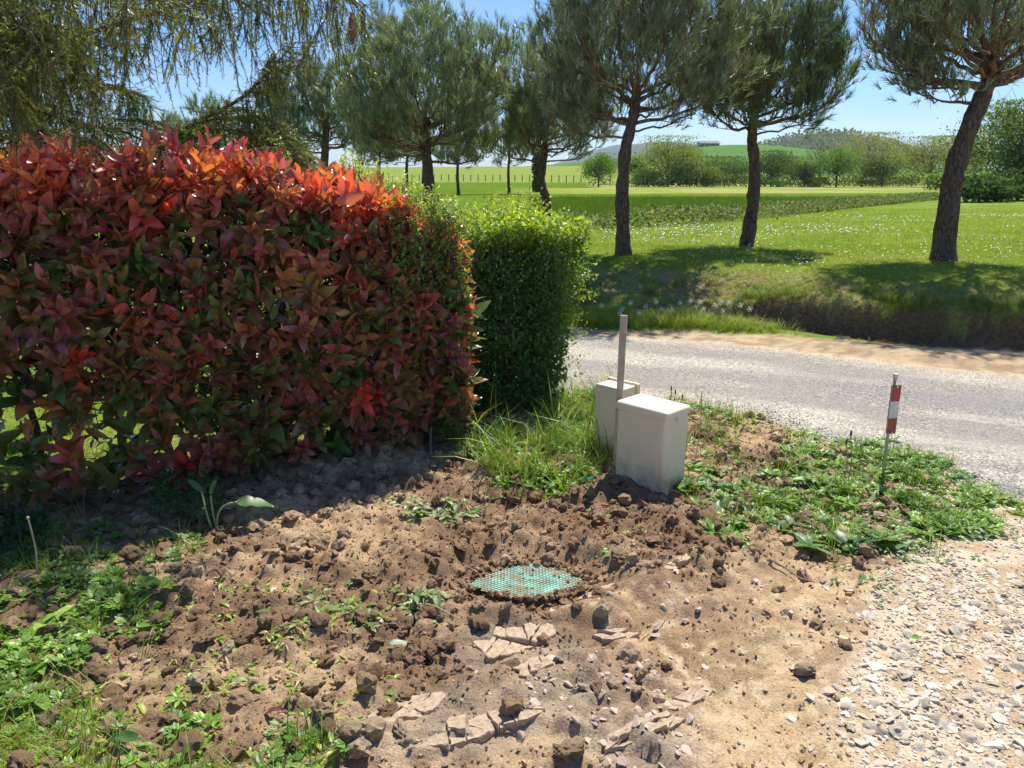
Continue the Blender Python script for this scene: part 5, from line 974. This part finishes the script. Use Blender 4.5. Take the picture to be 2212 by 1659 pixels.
# ------------------------------------------------------------------ weeds
BL = [leaf_proto(1, .42, .25, d_, 5, w_) for d_, w_ in ((.25, .03), (.45, .04), (.1, .03), (.6, .05))]      # broad weed leaves
LL = [leaf_proto(1, .16, .3, d_, 4, .01) for d_ in (.2, .5, .8)]                                              # narrow leaves
def lobed(r=rng):                       # five-lobed toothed leaf on a stalk
    parts = [tube([(0, 0, 0), (0, .5, .06)], [.012, .01], 3, False)]; 
    for a, s_ in ((-1.25, .34), (-.6, .46), (0, .55), (.6, .46), (1.25, .34)):
        v, f, c = leaf_proto(1, .62, .15, .15, 4, .04, (1, 1, 1)); v = v*s_; v[:, 0], v[:, 1] = v[:, 0]*cos(a)+v[:, 1]*sin(a), v[:, 1]*cos(a)-v[:, 0]*sin(a); v[:, 1] += .5; v[:, 2] += .06+r.normal(0, .01); parts.append((v, f, c))
    return cat(parts)
LO = [lobed() for _ in range(4)]
WG = [(.16, .29, .04), (.20, .34, .055), (.12, .24, .035), (.25, .37, .08)]; WB = [(.14, .24, .07), (.19, .29, .12), (.09, .18, .05)]
def rosettes(x, y, size, protos, cols, nl=(5, 9), lift=(.25, .9)):
    T, D, N, S, C = [], [], [], [], []; z = height(x, y)
    for i in range(len(x)):
        k = rng.integers(*nl); a0 = rng.uniform(0, 6.28); s_ = size*rng.uniform(.55, 1.3); c = colpick(cols, 1)[0]
        for j in range(k):
            a = a0+2.4*j; l = rng.uniform(*lift); d = np.array([cos(a), sin(a), l]); T.append((x[i]+rng.normal(0, .006), y[i]+rng.normal(0, .006), z[i]-.002)); D.append(d); N.append(np.array([-cos(a)*l, -sin(a)*l, 1.])+rng.normal(0, .15, 3)); S.append(s_*rng.uniform(.6, 1.15)); C.append(c*rng.uniform(.8, 1.25))
    return merge(protos, rng.integers(0, len(protos), len(T)), frames(np.array(D), np.array(N), np.array(S)), np.array(T), np.array(C))
def zdens(Zs, base=1., soft=.3, f=7.): return lambda x, y: zone(x+.06*(fbm(x, y, 5, 2, 2)-.5), y+.06*(fbm(x, y, 5, 2, 3)-.5), Zs, soft)*(.12+.88*ss(fbm(x, y, f*.8, 3, 5), .40, .58))*base
def patch(name, Zs, label, specs, boxx):
    parts = []; dn = zdens(Zs)
    for kind, n_, size, protos, cols in specs:
        x, y = sample(n_, boxx, dn)
        if not len(x): continue
        if kind == 'grass': r_ = rng.uniform(.5, 1.3, len(x)); s = np.stack([size*r_*.8, size*r_*.8, size*r_], 1); parts.append(merge(protos, rng.integers(0, len(protos), len(x)), upright(len(x), s, .2), np.stack([x, y, height(x, y)-.004], 1), colpick(cols, len(x), .25)))
        elif kind == 'flat': parts.append(rosettes(x, y, size, protos, cols, (2, 5), (-.05, .35)))
        else: parts.append(rosettes(x, y, size, protos, cols))
    V, F, C = cat(parts); return obj(name, V, F, M_weed, C=C, kind='stuff', label=label, category='weeds')
patch('leafy_weeds', [(110, 1370, 170, 90), (250, 1300, 90, 40), (60, 1330, 110, 60), (40, 1480, 110, 70)], 'fresh lobed weeds in the sun below the left end of the hedge', [('ros', 420, .06, LO, WG), ('ros', 150, .085, BL, WG), ('grass', 330, .10, TUn, GR), ('ros', 360, .035, BL, WG)], (-2.2, -.5, 1.6, 3.2))
patch('corner_grass', [(110, 1620, 260, 110), (480, 1650, 220, 70), (250, 1570, 160, 50)], 'sunlit grass and clippings in the lower left corner', [('grass', 900, .085, TUn, LG), ('flat', 700, .045, BL, LG+WG), ('grass', 60, .17, TUn, GR), ('ros', 220, .05, LO, WG), ('ros', 260, .045, BL, WG)], (-1.9, .2, 1.3, 2.4))
patch('shaded_weeds', [(130, 1210, 180, 60), (330, 1190, 90, 30), (20, 1160, 90, 60)], 'shaded low weeds under the left end of the red hedge', [('ros', 620, .045, BL, WG), ('grass', 420, .11, TUn, GR), ('ros', 220, .05, LO, WB)], (-3, -.9, 2.5, 3.9))
patch('corner_weeds', [(1150, 985, 110, 55), (1240, 940, 60, 60), (1060, 990, 60, 30), (1260, 870, 60, 30), (1215, 1000, 60, 40)], 'tall grass and broad weeds between the green hedge and the cream boxes', [('grass', 700, .17, TUn, GR), ('ros', 420, .085, BL, WG), ('ros', 150, .055, LO, WG), ('grass', 260, .07, TUn, LG), ('grass', 60, .34, TUn, GR)], (-.6, .7, 3.6, 5.8))
patch('roadside_weeds', [(1900, 1060, 200, 70), (1700, 1110, 190, 55), (1560, 1060, 90, 50), (1990, 1110, 110, 40), (1790, 980, 90, 40), (1900, 1000, 110, 40)], 'broad patch of green weeds around the marker post', [('ros', 820, .072, BL, WB+WG), ('ros', 330, .06, LO, WG), ('grass', 560, .14, TUn, GR), ('ros', 700, .034, BL, WG)], (.9, 3.2, 2.9, 4.7))
patch('boxside_weeds', [(1520, 960, 60, 50), (1500, 890, 60, 25), (1560, 900, 50, 20)], 'grass tuft growing against the right side of the wide cream box', [('grass', 260, .13, TUn, GR), ('ros', 70, .06, BL, WG)], (.8, 1.8, 3.8, 5.6))
patch('silvery_weeds', [(1880, 1250, 75, 45), (2000, 1200, 60, 30), (2130, 1190, 70, 30), (1830, 1205, 40, 18)], 'low silvery weeds spreading onto the pale gravel', [('ros', 190, .03, BL, WB), ('grass', 60, .05, TUn, GR)], (1.2, 2.9, 2.4, 3.6))
patch('gravel_tuft', [(2190, 1185, 35, 22)], 'sparse upright grass tuft in the gravel at the right edge', [('grass', 45, .08, TUn, LG)], (2.1, 3.0, 2.9, 3.4))
patch('wilted_weeds', [(700, 1320, 100, 25), (820, 1340, 80, 22), (930, 1325, 60, 28), (960, 1105, 70, 22), (880, 1090, 40, 18)], 'pulled-up wilting weeds lying on the dug soil', [('flat', 330, .065, BL, [(.26, .34, .16), (.20, .28, .10), (.32, .38, .20)]), ('ros', 120, .05, BL, [(.22, .32, .12)]), ('flat', 250, .07, LL, LG), ('grass', 120, .07, TUn, LG)], (-1.2, .3, 2.3, 3.8))
patch('clippings', [(420, 1440, 330, 110), (560, 1330, 250, 70), (380, 1560, 300, 70), (620, 1500, 220, 70)], 'scattered green clippings over the soil at the lower left', [('flat', 750, .036, BL, LG+WG), ('flat', 420, .045, LL, LG+[(.40, .36, .22)]), ('grass', 70, .04, TUn, LG)], (-1.7, .4, 1.5, 3.1))
patch('limp_weeds', [(1300, 1200, 25, 45), (1290, 1100, 30, 22), (1370, 1165, 60, 16), (1110, 1170, 40, 14)], 'limp uprooted weeds leaning on the soil between the boxes and the turquoise mesh', [('flat', 110, .055, BL, [(.24, .34, .12), (.30, .38, .16)]), ('flat', 110, .07, LL, LG)], (.0, .9, 2.7, 3.9))
patch('mid_sprouts', [(1600, 1000, 60, 40), (1600, 930, 80, 20), (1690, 900, 60, 20)], 'thin sprouts in the bare earth right of the cream boxes', [('flat', 120, .035, BL, WG), ('grass', 60, .06, TUn, GR)], (1., 2.2, 3.7, 5.3))
# individual large plants
def plant(name, u, v, label, cat_, size, protos, cols, nl, lift, stalks=0, col_st=(.3, .32, .12)):
    x0, y0 = P(u, v); z0 = hz(x0, y0); root = thing(name, (x0, y0, z0), label, cat_); k = nl; cache = {}
    for j in range(k):
        a = 2.4*j+rng.uniform(-.3, .3); l = rng.uniform(*lift); d = np.array([[cos(a), sin(a), l]]); N_ = np.array([[-cos(a)*l, -sin(a)*l, 1.]]); s_ = size*rng.uniform(.6, 1.15); Mm = frames(d, N_, np.array([s_]))[0]; pi_ = rng.integers(0, len(protos)); v_, f_, c_ = protos[pi_]; me = cache.get(pi_)
        if me is None: me = cache[pi_] = make_mesh('leaf', v_, f_, M_weed, C=c_*colpick(cols, 1)[0], smooth=True)
        o = link('leaf', me, root); o.matrix_basis = Matrix([[*Mm[0], 0], [*Mm[1], 0], [*Mm[2], .005], [0, 0, 0, 1]])
    for j in range(stalks):
        a = rng.uniform(0, 6.28); h = size*rng.uniform(.9, 1.6); e = np.array([cos(a)*h*.35, sin(a)*h*.35, h]); V, F, C = tube(bez([(0, 0, 0), e*[.3, .3, .55], e], 3), np.linspace(.005, .003, 7), 5); obj('stalk', V, F, M_stalk, root)
    return root
plant('dock_plant', 1745, 1185, 'leafy dock with broad light green leaves at the front of the weed patch', 'dock', .11, BL, [(.14, .26, .07)], 14, (.2, 1.))
plant('dock_plant', 1840, 1180, 'dark green dock with long drooping leaves beside the pale gravel', 'dock', .14, BL, [(.06, .13, .04)], 20, (.15, .9))
plant('dock_plant', 1530, 1045, 'large flat-leaved weed right of the wide cream box corner', 'dock', .15, BL, [(.16, .25, .12)], 10, (.05, .6))
plant('dock_plant', 1150, 1000, 'bright broad-leaved weed left of the tall cabinet', 'dock', .13, BL, [(.15, .30, .05)], 12, (.3, 1.2))
# burdock with long stalks under the red hedge
bx_, by_ = P(470, 1150); bd = thing('burdock', (bx_, by_, hz(bx_, by_)), 'tall pale-stalked burdock with one big leaf under the middle of the red hedge', 'burdock')
for e in ([(-.02, 0, 0), (-.04, .0, .08), (-.07, .04, .18)], [(0, 0, 0), (.01, 0, .08), (.04, .02, .12), (.10, .04, .13)], [(0, 0, 0), (-.02, .02, .08), (-.03, .04, .16)]): V, F, C = tube(bez(e, 4), .0045, 6); obj('stalk', V, F, plain_mat('burdock_stalk', (.30, .33, .14), .5, var=.2), bd)
for pos_, d_, s_ in (((.08, .035, .13), (1, .1, .0), .19), ((-.07, .04, .18), (-.6, .1, .7), .09), ((-.03, .04, .16), (.2, .1, .9), .08)):
    Mm = frames(np.array([d_]), np.array([[0, -.3, 1.]]), np.array([s_]))[0]; v_, f_, c_ = leaf_proto(1, .42, .2, .25, 8, .04, (.09, .18, .05)); o = link('leaf', make_mesh('leaf', v_, f_, M_weed, C=c_, smooth=True), bd); o.matrix_basis = Matrix([[*Mm[0], pos_[0]], [*Mm[1], pos_[1]], [*Mm[2], pos_[2]], [0, 0, 0, 1]])
# bare dandelion stalk at far left and two beside the boxes
def single_stalk(u, v, ut, vt, label, head, r_=.003, c_=(.48, .40, .24), cat_='stalk'):
    x0, y0 = P(u, v); z0 = hz(x0, y0); t_ = Z(ut, vt, y0); root = thing('seed_stalk', (x0, y0, z0), label, cat_); e = np.array(t_)-np.array([x0, y0, z0]); V, F, C = tube(bez([(0, 0, 0), e*.5+[.012, 0, 0], e], 5), np.linspace(r_*1.3, r_, 11), 6); obj('stalk', V, F, plain_mat('dry_stalk', c_, .7, var=.2), root)
    if head == 'knob': vv, ff_ = ico(1); o = obj('head', vv*.006, ff_, plain_mat('pale_knob', (.6, .52, .4), .8), root); o.location = tuple(e)
    if head == 'fluff': o = link('seed_head', head_me, root); o.location = tuple(e); o.scale = (.016,)*3
    if head == 'ear':
        vv, ff_ = ico(1); o = obj('head', vv*[.006, .006, .02], ff_, plain_mat('plantain_head', (.10, .065, .04), .9), root); o.location = tuple(e+np.array([0, 0, .01]))
single_stalk(83, 1265, 60, 1118, 'thin pale bare stalk standing under the left end of the hedge', 'knob')
single_stalk(1500, 1005, 1516, 846, 'white dandelion clock on a long stalk right of the boxes', 'fluff', .0022, (.3, .28, .14))
for u, v, ut, vt, lb in ((1440, 880, 1450, 842, 'left dark plantain head above the lid of the wide box'), (1445, 880, 1459, 850, 'right dark plantain head above the lid of the wide box'), (1470, 880, 1474, 860, 'lowest dark plantain head beside the lid of the wide box')): single_stalk(u, v, ut, vt, lb, 'ear', .0018, (.25, .27, .1))
single_stalk(1822, 1040, 1828, 958, 'thin brown seed stalk left of the marker post', 'ear', .0022, (.3, .22, .12)); single_stalk(1832, 1040, 1838, 940, 'taller thin seed stalk left of the marker post', 'ear', .002, (.3, .22, .12))
# ivy at the left corner
IVY = [lobed() for _ in range(3)]; n = 420; u_ = rng.uniform(-60, 110, n); x = np.empty(n); y = np.empty(n)
for i in range(n): x[i], y[i] = P(u_[i], rng.uniform(1130, 1230))
z = height(x, y)+rng.uniform(0, .16, n)*(x < -2.1); V, F, C = merge(IVY, rng.integers(0, 3, n), frames(rng.normal(0, 1, (n, 3))+[0, -.6, 0], rng.normal(0, .4, (n, 3))+[0, -.7, .7], rng.uniform(.035, .06, n)), np.stack([x, y, z], 1), colpick([(.03, .075, .03), (.045, .10, .035)], n)); obj('ivy', V, F, M_green, C=C, kind='stuff', label='dark ivy leaves at the left edge under the hedge', category='ivy')
# low small-leaved ground plants below the hedge
n = 900; uu = rng.uniform(330, 480, n); vv_ = rng.uniform(1060, 1150, n); pp = np.array([P(a, b) for a, b in zip(uu, vv_)]); z = height(pp[:, 0], pp[:, 1])+rng.uniform(0, .15, n); leafy('creeper', np.column_stack([pp, z]), rng.normal(0, 1, (n, 3)), rng.normal(0, .5, (n, 3))+[0, -.5, .9], rng.uniform(.02, .032, n), colpick([(.05, .12, .03), (.035, .09, .025)], n), None, M_green)['label'] = 'small-leaved dark creeper at the foot of the red hedge'
bpy.data.objects['creeper']['category'] = 'creeper'
# ------------------------------------------------------------------ sticks, dead leaves, odd items
def stick(u0, v0, u1, v1, r_, label, c_=(.30, .2, .12), bend=.01, cat_='stick'):
    a = np.array([*P(u0, v0), 0]); b = np.array([*P(u1, v1), 0]); pts = [a, a*.66+b*.34+[0, bend, 0], a*.33+b*.67-[0, bend, 0], b]; pts = [np.array([p[0], p[1], hz(p[0], p[1])+r_+.014]) for p in pts]; V, F, C = tube(bez(pts, 4), np.linspace(r_, r_*.5, 13), 6); root = obj('stick', V, F, plain_mat('stick_wood', c_, .85, var=.25, sc=60), label=label, category=cat_); return root
stick(1020, 1251, 1150, 1280, .0035, 'thin curved root lying across the turquoise mesh', (.30, .2, .13), .03); stick(1660, 1225, 1760, 1262, .005, 'brown broken twig lying on the packed mud', (.28, .17, .11)); stick(1855, 1003, 1960, 1022, .005, 'reddish twig by the lane edge behind the marker post', (.33, .2, .12)); stick(1445, 1010, 1447, 1140, .002, 'thin upright rootlet in front of the wide box', (.3, .22, .14)) if False else None
stick(370, 1215, 520, 1250, .003, 'long thin grey twig on the soil at the shadow edge', (.34, .26, .17), .02); stick(1570, 1175, 1582, 1205, .0035, 'short brown twig poking from the mud ridge', (.3, .19, .12)); stick(900, 1322, 1000, 1350, .004, 'pale stalk under the wilted weeds', (.38, .33, .18)); stick(1380, 1375, 1440, 1330, .003, 'short pale straw on the packed mud', (.4, .3, .18))
def fallen(u, v, s_, c_, label, cat_='leaf', droop=.15, yaw=None):
    x0, y0 = P(u, v); z0 = hz(x0, y0)+.018; v_, f_, cc = leaf_proto(1, .4, .35, droop, 6, .04, c_); a = yaw if yaw is not None else rng.uniform(0, 6.28); Mm = frames(np.array([[cos(a), sin(a), .08]]), np.array([[rng.normal(0, .2), rng.normal(0, .2)-.15, 1.]]), np.array([s_]))[0]; me = make_mesh('fallen_leaf', v_, f_, M_weed, C=cc, smooth=True); o = link('fallen_leaf', me, label=label, category=cat_); o.matrix_basis = Matrix([[*Mm[0], x0], [*Mm[1], y0], [*Mm[2], z0], [0, 0, 0, 1]])
fallen(838, 1400, .085, (.34, .42, .30), 'pale silvery green leaf lying alone on the soil below the wilted weeds', yaw=.05); fallen(545, 1125+65, .05, (.40, .14, .06), 'small orange-brown dead leaf near the hedge shadow edge'); fallen(612, 1535, .07, (.16, .07, .05), 'dark curled brown leaf right of the clippings', droop=.5); fallen(270, 1335, .04, (.30, .08, .04), 'small red-brown leaf among the lobed weeds'); fallen(235, 1620, .10, (.05, .12, .03), 'dark glossy green leaf in the corner grass', yaw=.1); fallen(412, 1565, .05, (.42, .22, .15), 'pinkish brown dead leaf below the clippings'); fallen(500, 1500-20, .06, (.22, .33, .12), 'flat green leaf at the lower left on the soil', yaw=.2)
fallen(1965, 1390, .05, (.14, .28, .06), 'single green leaf at the edge of the gravel', yaw=.2); fallen(1720, 1475, .02, (.02, .02, .02), 'tiny dark leaf on the mud')

for o in bpy.data.objects:
    if o.parent is None and o.get('category'):
        if o.name.startswith('pine_tree'): o['group'] = 'pine trees on the lawn and along the field'
        elif o.name.startswith('broadleaf_tree'): o['group'] = 'broadleaved trees of the far treeline'
        elif o.name.startswith('dock_plant'): o['group'] = 'large leafy docks around the boxes'
        elif o.name.startswith('fallen_leaf'): o['group'] = 'single leaves lying on the soil'
        elif o.name.startswith('stick'): o['group'] = 'sticks lying on the soil'
        elif o.name.startswith('seed_stalk'): o['group'] = 'thin seed stalks near the boxes and hedge'

# the air: thin even haze round the whole place
hm = bpy.data.materials.new('air'); hm.use_nodes = True; hn = hm.node_tree; hn.nodes.clear(); ho = hn.nodes.new('ShaderNodeOutputMaterial'); hv = hn.nodes.new('ShaderNodeVolumePrincipled')
hv.inputs['Color'].default_value = (.80, .88, 1.0, 1); hv.inputs['Density'].default_value = .00013; hv.inputs['Anisotropy'].default_value = .2; hn.links.new(hv.outputs[0], ho.inputs['Volume'])
V, F, C = box(0, 0, 0, 18600, 18600, 1); zt_ = max(float(np.max(np.concatenate([np.concatenate(acc[k][0])[:, 2] for k in acc if acc[k][4]]))), 12)+8; V[:, 2] = np.where(V[:, 2] > .5, zt_, -3.0); V[:, 1] += 0
hz_o = obj('haze', V, F, hm, kind='stuff', label='thin summer haze over the fields', category='haze')
